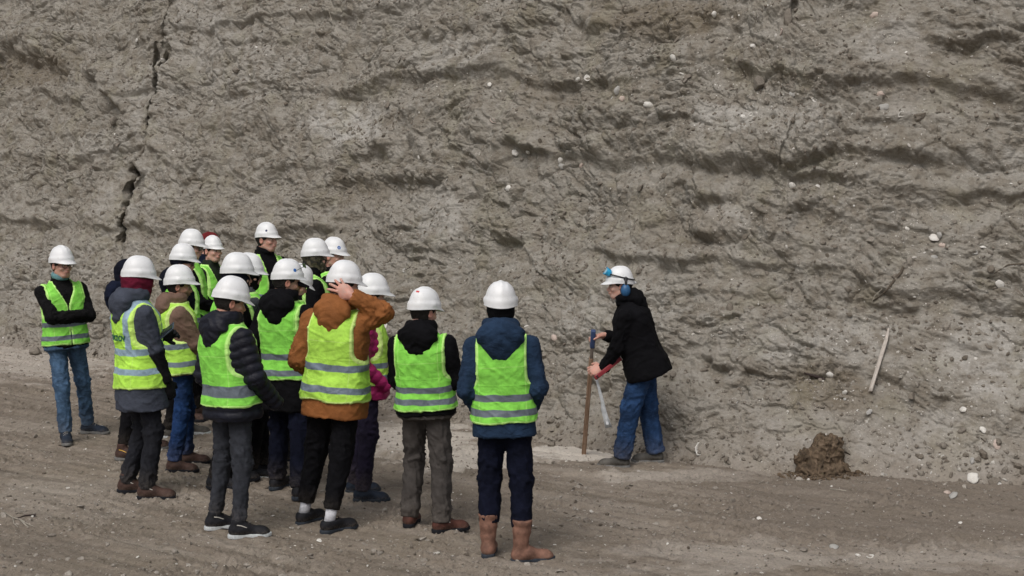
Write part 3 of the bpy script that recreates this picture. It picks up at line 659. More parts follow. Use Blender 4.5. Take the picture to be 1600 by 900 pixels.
# ---------------------------------------------------------------- hard hat
def hat_mesh():
    na, nr = 72, 22; V = []; 
    for j in range(nr):
        for i in range(na):
            th = 2 * math.pi * i / na; sx, sy = math.sin(th), math.cos(th)       # sy=+1 is the front
            front = max(0, sy); back = max(0, -sy)
            if j <= 1:      # outer edge of the brim
                w = sstep(.25, .95, sy) ; ext = .007 + .046 * float(w) ; e = ext if j == 0 else ext * .92
                x = sx * (.113 + (.006 if j == 0 else .005)); y = sy * (.139 + e); z = -.006 - .016 * float(w) - .012 * back ** 2 + (.0 if j == 0 else .0035)
            else:
                t = (j - 2) / (nr - 3)
                a = t * math.pi / 2; 
                rr = math.cos(a) ** .80; zz = math.sin(a) ** .92
                band = 1.035 if t < .13 else (1.035 - .065 * float(sstep(.13, .2, t)))
                x = sx * .113 * rr * band; y = sy * .139 * rr * band - .004 * t; z = .006 + .140 * zz - .012 * back ** 2 * (1 - t) ** 2
                ridge = math.exp(-(x / .016) ** 2) * (math.sin(min(1, t * 1.15) * math.pi * .5)) * .0075 if t > .25 else 0
                for off in (.045, -.045): ridge += math.exp(-((x - off) / .010) ** 2) * .0030 * float(sstep(.3, .5, t)) * float(sstep(1.0, .8, t) if False else 1 - sstep(.75, .95, t))
                z += ridge * zz; x *= 1 + ridge * .8; y *= 1 + ridge * .8
                lug = math.exp(-((abs(sx) - 1) / .02) ** 2) * (1 if .02 < t < .16 else 0); x *= 1 + .05 * lug
            V.append((x, y, z))
    F = [[j * na + i, j * na + (i + 1) % na, (j + 1) * na + (i + 1) % na, (j + 1) * na + i] for j in range(nr - 1) for i in range(na)]
    me = bpy.data.meshes.new('hard_hat'); me.from_pydata(V, [], [f[::-1] for f in F]); me.polygons.foreach_set('use_smooth', [True] * len(F)); me.update(); return me
HAT = hat_mesh()
def inner_mesh():
    V, F = [], []; na = 40
    for j, (k, z) in enumerate([(.97, .004), (.93, -.004), (.90, -.010), (.87, .0), (.80, .045), (.3, .07)]):
        for i in range(na): th = 2 * math.pi * i / na; V.append((math.sin(th) * .112 * k, math.cos(th) * .137 * k, z - .010 * max(0, -math.cos(th)) ** 2))
    F = [[j * na + i, j * na + (i + 1) % na, (j + 1) * na + (i + 1) % na, (j + 1) * na + i] for j in range(5) for i in range(na)]
    me = bpy.data.meshes.new('headband'); me.from_pydata(V, [], F); me.update(); return me
HATIN = inner_mesh()

# ---------------------------------------------------------------- hand
def hand_sdf(P, side, curl=.55, thumb=.6, spread=.0, stub=.06):
    """wrist at the origin, fingers along +x, back of the hand +z, thumb on the +y side (side=1) or -y (side=-1)"""
    Q = P * np.array([1, side, 1], np.float32)
    f = su(ell(Q, (.046, .001, 0), (.054, .044, .0185)), cone(Q, (-stub, 0, 0), (.012, 0, 0), .027, .026), .02)
    f = su(f, cone(Q, (.018, .022, -.006), (.05, .036, -.010), .017, .013), .015)
    tips = []
    for k, (y, L, r) in enumerate([(.030, .073, .0093), (.0105, .081, .0096), (-.010, .075, .0090), (-.0285, .058, .0080)]):
        a = np.array([.083 - (.006 if k == 3 else 0), y, .002]); ang = 0; sp = spread * (y / .03) * .35; ff = None
        for j, (fr, cu) in enumerate([(.45, .62), (.32, 1.1), (.23, .8)]):
            ang += curl * cu * (1 + .12 * k * (curl > .2)); d = np.array([math.cos(ang) * math.cos(sp), math.sin(sp) + .0, -math.sin(ang)]); b = a + d * L * fr
            g = cone(Q, a, b, r * (1 - .07 * j), r * (1 - .07 * (j + 1))); ff = g if ff is None else su(ff, g, .004); a = b
        f = su(f, ff, .0045)
    a = np.array([.022, .030, -.008]); d1 = nrm([.62, .72, -.30 * thumb]); b = a + d1 * .042; d2 = nrm([.85, .40 - .3 * thumb, -.55 * thumb]); c = b + d2 * .034
    f = su(f, su(cone(Q, a, b, .0135, .0115), cone(Q, b, c, .0112, .0088), .004), .008)
    return f

# ---------------------------------------------------------------- head
def face_sdf(P, female=False):
    f = sus([ell(P, (0, -.012, .030), (.077, .098, .092)), ell(P, (0, .020, -.032), (.064, .074, .078))], .03)
    f = su(f, ell(P, (0, .046, -.088), (.040, .040, .028)), .025)
    f = su(f, cone(P, (-.052, .0, -.060), (-.022, .055, -.095), .020, .018), .02); f = su(f, cone(P, (.052, .0, -.060), (.022, .055, -.095), .020, .018), .02)
    f = su(f, ell(P, (0, .076, .024), (.052, .018, .011)), .014)                               # brow
    for s in (-1, 1):
        f = ssub(f, ell(P, (s * .031, .098, .002), (.018, .020, .012)), .010)
        f = su(f, ell(P, (s * .043, .066, -.026), (.020, .018, .016)), .018)                   # cheekbones
    f = su(f, cone(P, (0, .086, .006), (0, .107, -.030), .0075, .0125), .010); f = su(f, ell(P, (0, .100, -.036), (.017, .013, .009)), .006)
    f = su(f, ell(P, (0, .086, -.058), (.026, .014, .018)), .012)
    f = su(f, ell(P, (0, .0985, -.056), (.021, .007, .0048)), .004); f = su(f, ell(P, (0, .0965, -.066), (.019, .008, .0055)), .004)
    for s in (-1, 1):
        f = np.minimum(f, ell(P, (s * .031, .0795, .002), (.0125, .0125, .0115)))
        e = np.maximum(ell(P, (s * .080, -.008, -.008), (.012, .021, .033)), -ell(P, (s * .090, -.004, -.004), (.008, .012, .020))); f = su(f, e, .006)
    f = su(f, cone(P, (0, -.025, -.06), (0, -.050, -.21), .056, .066), .03)
    return f
def face_paint(P):
    x, y, z = P[:, 0], P[:, 1], P[:, 2]; ax = np.abs(x)
    lips = np.exp(-((z + .061) / .009) ** 2 - (ax / .022) ** 4) * (y > .085) * .8
    nose = np.exp(-((z + .032) / .016) ** 2 - (x / .02) ** 2) * (y > .09) * .45 + .12 * np.exp(-((z + .03) / .022) ** 2 - ((ax - .045) / .02) ** 2) * (y > .03) + .5 * (ax > .078) * (z < .03) * (z > -.045)
    brow = np.exp(-((z - .021 + .10 * (ax - .03) ** 1) / .0055) ** 2) * sstep(.010, .016, ax) * (1 - sstep(.046, .054, ax)) * (y > .05)
    eye = np.exp(-((z - .002) / .0062) ** 4 - ((ax - .031) / .0115) ** 4) * (y > .07); iris = np.exp(-((z - .002) / .0058) ** 4 - ((ax - .031) / .0055) ** 4) * (y > .08)
    lash = np.exp(-((z - .0085) / .003) ** 2) * np.exp(-((ax - .031) / .015) ** 4) * (y > .07)
    mouth = np.exp(-((z + .0608) / .0022) ** 2 - (ax / .021) ** 4) * (y > .09)
    return np.stack([np.clip(lips + nose, 0, 1), np.clip(brow + iris * .95 + lash * .8 + mouth * .7, 0, 1), np.clip(eye * (1 - iris), 0, 1)], 1)

# ---------------------------------------------------------------- a whole person
PROF = np.array([  # s, half width, half depth, centre y   (clothed torso without thickness)
    (-.42, .172, .128, .00), (-.28, .176, .130, .00), (-.12, .182, .138, .0), (-.02, .176, .132, .0), (.10, .160, .116, .005), (.22, .160, .115, .0), (.34, .172, .120, -.006), (.42, .172, .112, -.012),
    (.47, .150, .098, -.016), (.505, .118, .082, -.018), (.54, .082, .070, -.018), (.58, .068, .066, -.012), (.68, .066, .066, .0)])
class Person:
    def __init__(s, label, feet, top, yaw, head=(0, 0, 0), arms=None, H=None, D=None, fwd=0, girth=0, seed=0, vox=.0115, face=None, **k):
        s.k = k; s.seed = seed; s.vox = vox
        (lx, ly, lyaw), (rx, ry, ryaw) = feet
        GL, GR = on_ground(lx, ly), on_ground(rx, ry); O = (GL + GR) / 2; O[2] = 0
        s.root_loc = O; s.yaw = R(yaw); cy, sy = math.cos(s.yaw), math.sin(s.yaw)
        s.W = np.array([[cy, sy, 0], [-sy, cy, 0], [0, 0, 1]]).T   # columns: right, forward, up in world
        s.W = np.stack([np.array([cy, -sy, 0]), np.array([sy, cy, 0]), np.array([0, 0, 1.])], 1)
        toL = lambda p: (np.asarray(p) - O) @ s.W
        s.toL = toL
        T = at_depth(top[0], top[1], O[1] + fwd); hatted = k.get('hat', True); z_top = T[2] - (.045 if hatted else .015)
        s.H = H or z_top; K = s.K = s.H / 1.75
        hd = toL([T[0], T[1], 0])                                   # where the head stands, in local coordinates
        # head frame
        hy, hp, hr = [R(a) for a in head]; hy = R(head[0] - yaw)
        s.HR = np.array((Matrix.Rotation(-hy, 3, 'Z') @ Matrix.Rotation(-hp, 3, 'X') @ Matrix.Rotation(hr, 3, 'Y')))
        pz = s.pz = k.get('pz', .945) * K; s.pel = np.array([hd[0] * k.get('pf', .7), hd[1] * k.get('pf', .7) * .9 + k.get('px', 0), pz])
        neck = np.array([hd[0], hd[1], z_top - .265 * K]); neck[:2] -= (s.HR @ np.array([0, .025, 0]))[:2] * .5
        d = neck - s.pel; L = np.linalg.norm(d); s.up = d / L; s.tl = L; s.ks = L / .56           # stretch of the torso
        fw = np.array([0, 1., 0]); fw -= (fw @ s.up) * s.up; s.fw = nrm(fw); s.rt = np.cross(s.fw, s.up)
        tw = R(k.get('twist', 0)); s.rt, s.fw = s.rt * math.cos(tw) - s.fw * math.sin(tw), s.fw * math.cos(tw) + s.rt * math.sin(tw)
        s.TR = np.stack([s.rt, s.fw, s.up], 1); s.neck = s.pel + s.up * .56 * s.ks
        s.hc = s.neck + s.up * .06 * K + np.array([0, 0, .085 * K]) + (s.HR @ np.array([0, .025, .0])) * K
        s.hc[2] = z_top - .130 * K * (math.cos(hp) * .5 + .5) if H is None else s.hc[2]
        s.girth = 1.045 + girth
        # legs
        s.legs = []
        for sd, G, fy in ((-1, GL, lyaw), (1, GR, ryaw)):
            a = R(fy - yaw); g = toL(G) - np.array([math.sin(a), math.cos(a), 0]) * .05; gw = O + s.W @ g; g[2] = gz(*gw[:2]) - .006
            an = g + np.array([0, 0, .085 * K]) + np.array([math.sin(a), math.cos(a), 0]) * (-.014); hip = s.pel + s.rt * (.080 * sd * K * s.girth ** .5) - np.array([0, 0, .03 * K])
            kn, an2 = ik(hip, an, .4175 * K, .4175 * K, (math.sin(a) * .6 + .0, .8 + math.cos(a) * .3, 0)) if True else 0
            s.legs.append((hip, kn, an, g, a))
        # arms
        s.arms = []
        arms = arms or {}
        for sd, nm in ((-1, 'L'), (1, 'R')):
            A = arms.get(nm, {}); S = s.t2l((sd * .172 * s.girth, -.015, .455)); S = S + s.TR @ np.array(A.get('sh', (0, 0, 0)))
            to = A.get('to', ('t', sd * .24, .03, -.07)); 
            T_ = s.t2l(to[1:]) if to[0] == 't' else toL(at_depth(*to[1:]))
            pole = s.TR @ np.array(A.get('pole', (sd * .45, -.9, 0))); el, wr = ik(S, T_, .285 * K, .255 * K, pole)
            if 'elp' in A: el = toL(at_depth(*A['elp'])); wr = T_
            s.arms.append((sd, S, el, wr, A))
        s.build(label, face or {})
    def t2l(s, p): p = np.asarray(p, float) * np.array([s.K, s.K, s.ks]); return s.pel + s.TR @ p
    def tor(s, P): q = (P - s.pel.astype(np.float32)) @ s.TR.astype(np.float32); return q / np.array([s.K, s.K, s.ks], np.float32)
    def torso(s, q, off, hem, flare=0):
        S = q[..., 2]; g = s.girth; a = np.interp(S, PROF[:, 0], PROF[:, 1]) ; b = np.interp(S, PROF[:, 0], PROF[:, 2]); c = np.interp(S, PROF[:, 0], PROF[:, 3])
        gg = 1 + (g - 1) * (1 - sstep(.42, .54, S)); fl = flare * (1 - sstep(hem, hem + .22, S))
        a = a * gg + off + fl; b = b * (1 + (gg - 1) * 1.2) + off + fl; belly = s.k.get('belly', 0) * np.exp(-((S - .02) / .14) ** 2); b = b + belly * .5; c = c + belly * .5
        x = np.abs(q[..., 0]) / a; y = np.abs(q[..., 1] - c) / b; p = 2.5; r = (x ** p + y ** p + 1e-9) ** (1 / p)
        return (r - 1) * np.minimum(a, b) * .95
    def folds(s, q, seed, amp):
        """cloth folds shared by the jacket and the vest over it"""
        an = np.arctan2(q[..., 0], q[..., 1] + .3); w = noise3(q * 4, seed + 3)
        n = noise3(np.stack([an * 3.2 + .6 * w, q[..., 1] * 2, q[..., 2] * 5.5 + .5 * w], -1), seed)
        d = noise3(np.stack([q[..., 0] * 4 + w, q[..., 1] * 4, q[..., 2] * 8 + q[..., 0] * 5], -1), seed + 2)
        d2 = noise3(np.stack([q[..., 0] * 9, q[..., 1] * 9, q[..., 2] * 13 - q[..., 0] * 6 + w], -1), seed + 5)
        return amp * (1.1 * n + .9 * np.exp(-(d / .09) ** 2) + .45 * np.exp(-(d2 / .08) ** 2) - .4)
    def limb_wr(s, V, N, bones, amp, seed, quilt=0):
        """displacement along normals: folds across the nearest limb"""
        best = np.full(len(V), 9.); T = np.zeros(len(V)); Lb = np.ones(len(V)); bid = np.zeros(len(V), int); A = np.zeros(len(V))
        for i, (a, b, jt) in enumerate(bones):
            d = b - a; L = np.linalg.norm(d); d = d / L; t = (V - a) @ d; tc = np.clip(t, 0, L); r = np.linalg.norm(V - a - tc[:, None] * d, axis=1); m = r < best
            x = nrm(np.cross(d, [.13, .2, 1.])); y = np.cross(d, x); w = V - a; ang = np.arctan2(w @ y, w @ x)
            best = np.where(m, r, best); T = np.where(m, t, T); bid = np.where(m, i, bid); A = np.where(m, ang, A); Lb = np.where(m, L, Lb)
        c, sn = np.cos(A), np.sin(A)
        f = .8 * noise3(np.stack([T * 15 + 1.4 * c, c * 1.1 + bid * 5., sn * 1.1], -1), seed) + 1.1 * np.exp(-(noise3(np.stack([T * 11 + sn * 1.5, c * 1.0 + bid * 3., sn * 1.0], -1), seed + 1) / .15) ** 2) + .4 * np.exp(-(noise3(np.stack([T * 15 - c * 1.5, c * 1.2 + bid * 7., sn * 1.2], -1), seed + 4) / .16) ** 2) - .4
        jt = np.array([b[2] for b in bones])[bid]; near = .55 + .60 * np.exp(-(np.minimum(np.abs(T - Lb * jt), .3) / .14) ** 2)
        dsp = amp * f * near + .0012 * noise3(V * 30, seed + 2)
        if quilt: dsp = dsp * .45 + quilt * (np.abs(np.sin(np.pi * T / .062 + .5 * c * .3)) ** .6 - .6)
        return V + N * dsp[:, None]
    def build(s, label, face):
        k, K, sd0 = s.k, s.K, s.seed; v = s.vox
        J = dict(col=(.012, .012, .014), hem=-.14, off=.018, sleeve=.0, quilt=0, collar=True, wr=.0075); J.update(k.get('jacket', {}))
        # --- body (skin): head, neck, torso, limbs and hands in one mesh
        parts = []
        def head_f(P): return face_sdf(((P - s.hc) @ s.HR / K).astype(np.float32)) * K
        lo, hi = bounds([s.hc], .15 * K); lo[2] = min(lo[2], s.neck[2] - .02)
        V, F = nets(head_f, lo - .02, hi + .02, .0048 if not k.get('dim') else .007); pt = face_paint((V - s.hc) @ s.HR / K); 
        if k.get('beard'): q = (V - s.hc) @ s.HR / K; pt[:, 1] = np.maximum(pt[:, 1], k['beard'] * sstep(-.03, -.055, -(-q[:, 2])) * (q[:, 1] > -.0) if False else k['beard'] * (1 - sstep(-.055, -.035, q[:, 2])) * sstep(-.01, .02, q[:, 1]) * sstep(-.16, -.12, q[:, 2]))
        parts.append((V, F, pt))
        def bod(P):
            q = s.tor(P); f = np.maximum(s.torso(q, -.018, -.1), np.maximum(-.08 - q[..., 2], q[..., 2] - .56)) * K
            for hip, kn, an, g, a in s.legs: f = su(f, cone(P, hip, kn, .070 * K, .046 * K), .03); f = su(f, cone(P, kn, an,   .044 * K, .027 * K), .02)
            for sd, S, el, wr, A in s.arms: f = su(f, cone(P, S, el, .034 * K, .027 * K), .03); f = su(f, cone(P, el, wr, .027 * K, .021 * K), .02)
            return f
        pts = [s.pel, s.neck] + [x for l in s.legs for x in l[:3]] + [x for a in s.arms for x in a[1:4]]
        lo, hi = bounds(pts, .2); lo[2] = s.legs[0][2][2] - .05; V, F = nets(bod, lo, hi, .026); parts.append((V, F, np.zeros((len(V), 3))))
        gl = []
        for sd, S, el, wr, A in s.arms:
            if A.get('pocket'): continue
            d = s.toW_dir(A['dir']) if 'dir' in A else nrm(wr - el) ; nb = s.toW_dir(A['back']) if 'back' in A else (s.TR @ np.array([sd * 1., .1, .1]))
            z = nb - (nb @ d) * d; z = nrm(z); y = np.cross(z, d); M = np.stack([d, y, z], 1)      # columns: fingers, side, back
            thumb_up = A.get('thumb', np.array([0, .4, 1.]) if 'dir' not in A else np.array([0, 0, 1.])); tu = s.toW_dir(thumb_up) if 'dir' in A else s.TR @ np.array([0, 1., .3]); sg = 1 if y @ tu > 0 else -1
            hf = lambda P, M=M, wr=wr, sg=sg, A=A: hand_sdf(((P - wr) @ M / (K * 1.08)).astype(np.float32), sg, A.get('curl', .5), A.get('th', .6), A.get('spread', 0), .02 if 'dir' in A else .06) * K
            g_ = A.get('glove'); lo, hi = bounds([wr - d * .07, wr + d * .11], .115 * K)
            V, F = nets(hf, lo, hi, .0042 if not k.get('dim') else .006)
            if g_ is not None: gl.append((V, F, g_))
            else: parts.append((V, F, np.tile([.22, 0, 0], (len(V), 1))))
        n0 = 0; VV, FF, PP = [], [], []
        for V, F, p in parts: VV.append(V); FF.append(F + n0); PP.append(p); n0 += len(V)
        me = mesh_np('person', np.vstack(VV), np.vstack(FF), True, {'paint': np.vstack(PP)})
        root = s.o = obj('person', me, k.get('skin', M_SKIN), None, label, 'person', k.get('group', 'listeners in hard hats gathered before the quarry face'))
        root.location = s.root_loc; root.rotation_euler = (0, 0, -s.yaw)
        def child(name, V, F, mat, attrs=None, lab=None):
            dust = .35 * (1 - sstep(.03, .30, V[:, 2])) if name in ('trousers',) else np.zeros(len(V)); at = {'dust': dust}; at.update(attrs or {})
            return obj(name, mesh_np(name, V, F, True, at), mat, root, lab)
        for V, F, g_ in gl: V = V + vnormals(V, F) * .003; child('glove', V, F, g_)
        # --- jacket
        def shoulder_blend(q): return 0
        sl = J['sleeve']
        def arm_f(P, ex=0):
            f = None
            for sd, S, el, wr, A in s.arms:
                d = nrm(wr - el).astype(np.float32); c = (P - (wr + d * (.0 if not A.get('pocket') else .05))) @ d
                g = su(cone(P, S, el, (.064 + sl + ex) * K, (.054 + sl + ex) * K), np.maximum(cone(P, el, wr + (wr - el) * .25, (.054 + sl + ex) * K, (.042 + sl * .7 + ex) * K), c), .025)
                f = g if f is None else np.minimum(f, g)
            return f
        def jac(P):
            q = s.tor(P); hemw = J['hem'] + .012 * noise3(q * 6, sd0 + 9); t = np.maximum(s.torso(q, J['off'], J['hem'], J.get('flare', 0)) * K, np.maximum(hemw - q[..., 2], q[..., 2] - (.60 if J['collar'] else .545)) * K)
            a = arm_f(P); f = su(t, a, .035 * K)
            if J.get('open_collar'): f = ssub(f, ell(q, (0, .12, .60), (.06, .10, .10)) * K, .02)
            return f
        pts = [s.pel + s.up * J['hem'] * s.ks, s.neck] + [x for a in s.arms for x in a[1:4]]
        lo, hi = bounds(pts, .20 * K * s.girth); lo[2] = min((s.pel + s.up * J['hem'] * s.ks)[2], min(a[3][2] for a in s.arms)) - .05 - (.06 if any(a[4].get('pocket') for a in s.arms) else 0)
        V, F = nets(jac, lo, hi, v); N = vnormals(V, F)
        q = s.tor(V); ta = s.torso(q, J['off'], J['hem']) * K; aa = arm_f(V); wt = sstep(-.02, .02, ta - aa)[:, None]     # 1 on the sleeves
        bones = [(S, el, 1.) for sd, S, el, wr, A in s.arms] + [(el, wr, .0) for sd, S, el, wr, A in s.arms]
        Va = s.limb_wr(V, N, bones, J['wr'] * 1.2, sd0 + 20, J['quilt']); Vt = V + N * s.folds(q, sd0 + 30, J['wr'] * .85)[:, None]
        if J['quilt']: Vt = Vt + N * (J['quilt'] * (np.abs(np.sin(np.pi * q[:, 2] / .062)) ** .6 - .6))[:, None]
        tone = {}
        if J.get('lower'):      # darker forearms
            dl = np.zeros(len(V))
            for sd, S, el, wr, A in s.arms:
                d = wr - el; t = ((V - el) @ d) / (d @ d); dl = np.maximum(dl, (aa < ta + .01) * sstep(-.05, .05, t) * (ln(V - (el + np.clip(t, 0, 1.1)[:, None] * d)) < .10))
            tone = {'tone': dl}
        jo = child('jacket', V * 0 + wt * Va + (1 - wt) * Vt, F, J['mat'], {'tl': q, **tone})
        # --- hood, collar
        hd = k.get('hood')
        if hd == 'down':
            hs_ = k.get('hoodsize', 1.0)
            def hood(P):
                q = s.tor(P); qc = q - np.array([0, -.012, .590], np.float32); ca, sa = math.cos(.38), math.sin(.38)
                y = qc[..., 1] * ca + qc[..., 2] * sa * -1; z = qc[..., 2] * ca + qc[..., 1] * sa; y = qc[..., 1]; z = qc[..., 2] - .30 * np.maximum(qc[..., 1], -.1) * 0 + .10 * qc[..., 1]
                z = z + .22 * qc[..., 1] * 0; rr = np.hypot(qc[..., 0] / 1.02, y); ring = np.hypot(rr - .086, z / 1.6) - .032
                ring = np.maximum(ring, (qc[..., 1] - .085) * .8)
                bag = ell(q, (0, -.120, .540), (.138 * hs_, .068 * hs_, .092 * hs_)); low = ell(q, (0, -.138, .455), (.082 * hs_, .045, .080 * hs_)); f = su(ring, su(bag, low, .05), .04)
                return f * K
            lo, hi = bounds([s.t2l((0, -.1, .5)), s.neck], .27 * K); V, F = nets(hood, lo, hi, .009); N = vnormals(V, F); q = s.tor(V)
            fold = 1 - 2.2 * np.abs(noise3(np.stack([q[:, 0] * 6, q[:, 1] * 8, q[:, 2] * 15 + np.abs(q[:, 0]) * 10], -1), sd0 + 50)); V = V + N * (.008 * fold + .005 * noise3(q * 24, sd0 + 51))[:, None]
            child('hood', V, F, k.get('hoodmat', J['mat']))
        # --- what covers the head under the helmet
        cv = k.get('cover', 'hair'); s.hat_on = k.get('hat', True)
        def covf(P):
            q = ((P - s.hc) @ s.HR / K).astype(np.float32); x, y, z = q[..., 0], q[..., 1], q[..., 2]
            base = sus([ell(q, (0, -.012, .030), (.077, .098, .092)), ell(q, (0, .006, -.030), (.066, .074, .078))], .03)
            if cv == 'hair':
                f = base - .011; f = np.maximum(f, np.minimum(y - .045 + .4 * np.maximum(0, -z + .02), .05) - .0); f = np.maximum(f, (-.055 if not face.get('long') else -.16) - z); f = np.maximum(f, -(ell(q, (0, .05, -.06), (.2, .07, .075))))
                f = np.maximum(f, -ell(q, (.085, -.006, -.008), (.03, .020, .03))); f = np.maximum(f, -ell(q, (-.085, -.006, -.008), (.03, .020, .03)))
                return f * K
            neck = cone(q, (0, -.028, -.05), (0, -.05, -.20), .064, .085)
            f = su(base - .014, neck, .04)
            f = su(f, ell(q, (0, .046, -.085), (.052, .054, .042)), .025)
            if cv == 'hoodup': f = su(su(base - .020, cone(q, (0, -.03, -.05), (0, -.035, -.19), .078, .092), .05), cone(q, (0, .05, .01), (0, .03, -.15), .060, .066), .03); f = np.maximum(f, -ell(q, (0, .135, -.0), (.045, .060, .060))); f = np.maximum(f, z - (.022 if s.hat_on else 9))
            elif cv == 'balaclava': f = np.maximum(f, -ell(q, (0, .115, .006), (.058, .05, .022)))
            elif cv == 'mask': f = np.maximum(f, -ell(q, (0, .12, .045), (.09, .085, .058)))
            elif cv == 'beanie': f = np.maximum(base - .013, -.01 + .25 * y - z); f = np.maximum(f, -ell(q, (0, .10, -.02), (.07, .05, .045)))
            return f * K
        lo, hi = bounds([s.hc], .15 * K); lo[2] -= .09; V, F = nets(covf, lo, hi, .0065); N = vnormals(V, F); q = (V - s.hc) @ s.HR / K
        V = V + N * ((.005 if cv != 'hair' else .003) * (noise3(q * np.array([16, 16, 30]), sd0 + 60) + .5 * (1 - 2 * np.abs(noise3(q * 20, sd0 + 61)))))[:, None]
        child({'hair': 'hair', 'hoodup': 'hood', 'balaclava': 'balaclava', 'mask': 'face_mask', 'beanie': 'beanie'}[cv], V, F, k.get('covermat', M_HAIR))
        if k.get('scarf'):
            def sc(P):
                q = s.tor(P) - np.array([0, .0, .60], np.float32); z = q[..., 2] + .25 * q[..., 1]; return (np.hypot(np.hypot(q[..., 0], q[..., 1]) - .064, z / 1.6) - .020) * K
            lo, hi = bounds([s.t2l((0, 0, .6))], .14); V, F = nets(sc, lo, hi, .008); child('scarf', V, F, k['scarf'])
        # --- trousers
        Tm = dict(r=.007, cuff=.005, mat=None, top=.0, ank=.0); Tm.update(k.get('trousers', {})); r = Tm['r']
        def tro(P):
            q = s.tor(P); f = np.maximum(s.torso(q, .004, -.12), np.maximum(-.105 - q[..., 2], q[..., 2] - .10)) * K
            for hip, kn, an, g, a in s.legs:
                d = nrm(an - kn); e = an - d * Tm['ank']; c = (P - (e - np.array([0, 0, 0.]))) @ d
                g_ = su(cone(P, hip + np.array([0, 0, -.01]), kn, (.082 + r) * K, (.063 + r) * K), cone(P, kn, an, (.063 + r) * K, (.050 + r + Tm['cuff']) * K), .03)
                g_ = np.maximum(g_, np.where(ln(P - an) < .17, c, -1)); f = su(f, g_, .045 * K)
            return f
        pts = [s.pel] + [x for l in s.legs for x in l[:3]]; lo, hi = bounds(pts, .19 * K * s.girth); lo[2] = min(l[3][2] for l in s.legs); hi[2] = s.pel[2] + .13
        V, F = nets(tro, lo, hi, v); N = vnormals(V, F); bones = [(l[0], l[1], 1.) for l in s.legs] + [(l[1], l[2], 1.) for l in s.legs]
        Vw = s.limb_wr(V, N, bones, Tm.get('wr', .012), sd0 + 70); zz = V[:, 2]; gat = (1 - sstep(.14, .34, zz)); hf = sstep(.0, .07, zz - zz.min() - .012)[:, None]; V = V + (Vw - V) * hf + N * hf * (.0065 * gat * noise3(np.stack([zz * 22 + 2 * noise3(V * 7, 5), V[:, 0] * 9, V[:, 1] * 9], -1), sd0 + 72))[:, None]; child('trousers', V, F, Tm['mat'])
        # --- shoes, socks
        Sh = dict(kind='boot', mat=None, sole=None, laces=None, stripe=None); Sh.update(k.get('shoes', {}))
        for hip, kn, an, g, a in s.legs:
            M = Matrix.Translation(Vector(g)) @ Matrix.Rotation(-a, 4, 'Z') @ Matrix.Scale(K * Sh.get('scale', 1), 4); so = make_shoe(root, M, Sh['kind'], Sh['mat'], Sh['sole'], Sh['laces'], Sh['stripe'])
            if k.get('sock'): 
                d = nrm(kn - an); tube('sock', [an - d * .015, an + d * .03, an + d * .10], [.040, .038, .042], k['sock'], root, 14)
        # --- vest
        Ve = k.get('vest')
        if Ve is not None:
            Ve = dict(dict(hem=-.08, style='lime', bands=(.14, .03), bw=.052, arm=.245, front=None, yoke=None, vert=False, gap=.004), **Ve)
            def cuts(q):
                x, y, z = np.abs(q[..., 0]), q[..., 1], q[..., 2]; dz = np.maximum(np.maximum(.27 - z, z - .62), 0); arm = np.hypot(x - Ve['arm'] * s.girth, dz) - .086
                nk = ell(q, (0, -.01, .58), (.098, .105, .075)); nk = np.minimum(nk, np.maximum(np.hypot(x, y + .01) - .11, .555 - z)); c = np.minimum(arm, nk); c = np.minimum(c, z - (Ve['hem'] + .014 * noise3(q * np.array([5, 5, 0.]), sd0 + 8)))
                if Ve['front']:        # (half width at the neck, half width below, z where the opening ends)
                    w0, w1, z0 = Ve['front']; w = np.where(z > z0, w1 + (w0 - w1) * sstep(z0, .52, z), w1 if w1 > 0 else -1); c = np.minimum(c, np.where(y > 0, x - w, 1.))
                return c
            def vf(P):
                q = s.tor(P); t = s.torso(q, J['off'] + .013, J['hem'], J.get('flare', 0)) * K
                sh = None
                for sd, S, el, wr, A in s.arms:
                    g = cone(P, S, S + (el - S) * .25, (.064 + sl + .012) * K, (.060 + sl + .012) * K); sh = g if sh is None else np.minimum(sh, g)
                t = su(t, sh, .035 * K); return np.maximum(np.maximum(t, (q[..., 2] - .56) * K), -cuts(q) * K)
            lo, hi = bounds([s.t2l((0, 0, Ve['hem'])), s.t2l((0, 0, .60))], .27 * K * s.girth); V, F = nets(vf, lo, hi, .0095 if not k.get('dim') else .012); N = vnormals(V, F); q = s.tor(V)
            cu = cuts(q); V = V + N * (s.folds(q, sd0 + 30, J['wr'] * .85) + .0015 * noise3(q * np.array([6, 6, 14]), sd0 + 80) + .002)[:, None]
            vc, ec, bc = {'lime': ((.25, .70, .09), (.50, .86, .24), (.135, .160, .190)), 'yellow': ((.44, .78, .10), (.60, .82, .25), (.16, .20, .25)), 'bright': ((.48, .86, .10), (.60, .90, .2), (.30, .42, .52))}[Ve['style']]
            vo = child('safety_vest', V, F, vest_mat('vest_%s' % Ve['style'], vc, ec, bc, Ve['bands'], Ve['bw'], Ve['vert']), {'tl': q, 'cut': np.where(np.abs(N[:, 2]) < 2, cu, 1)}); s.vest = (vo, V, F)
        # --- helmet
        HM = Matrix(np.block([[s.HR, (s.hc)[:, None]], [np.zeros((1, 3)), np.ones((1, 1))]]).tolist())
        s.HM = HM
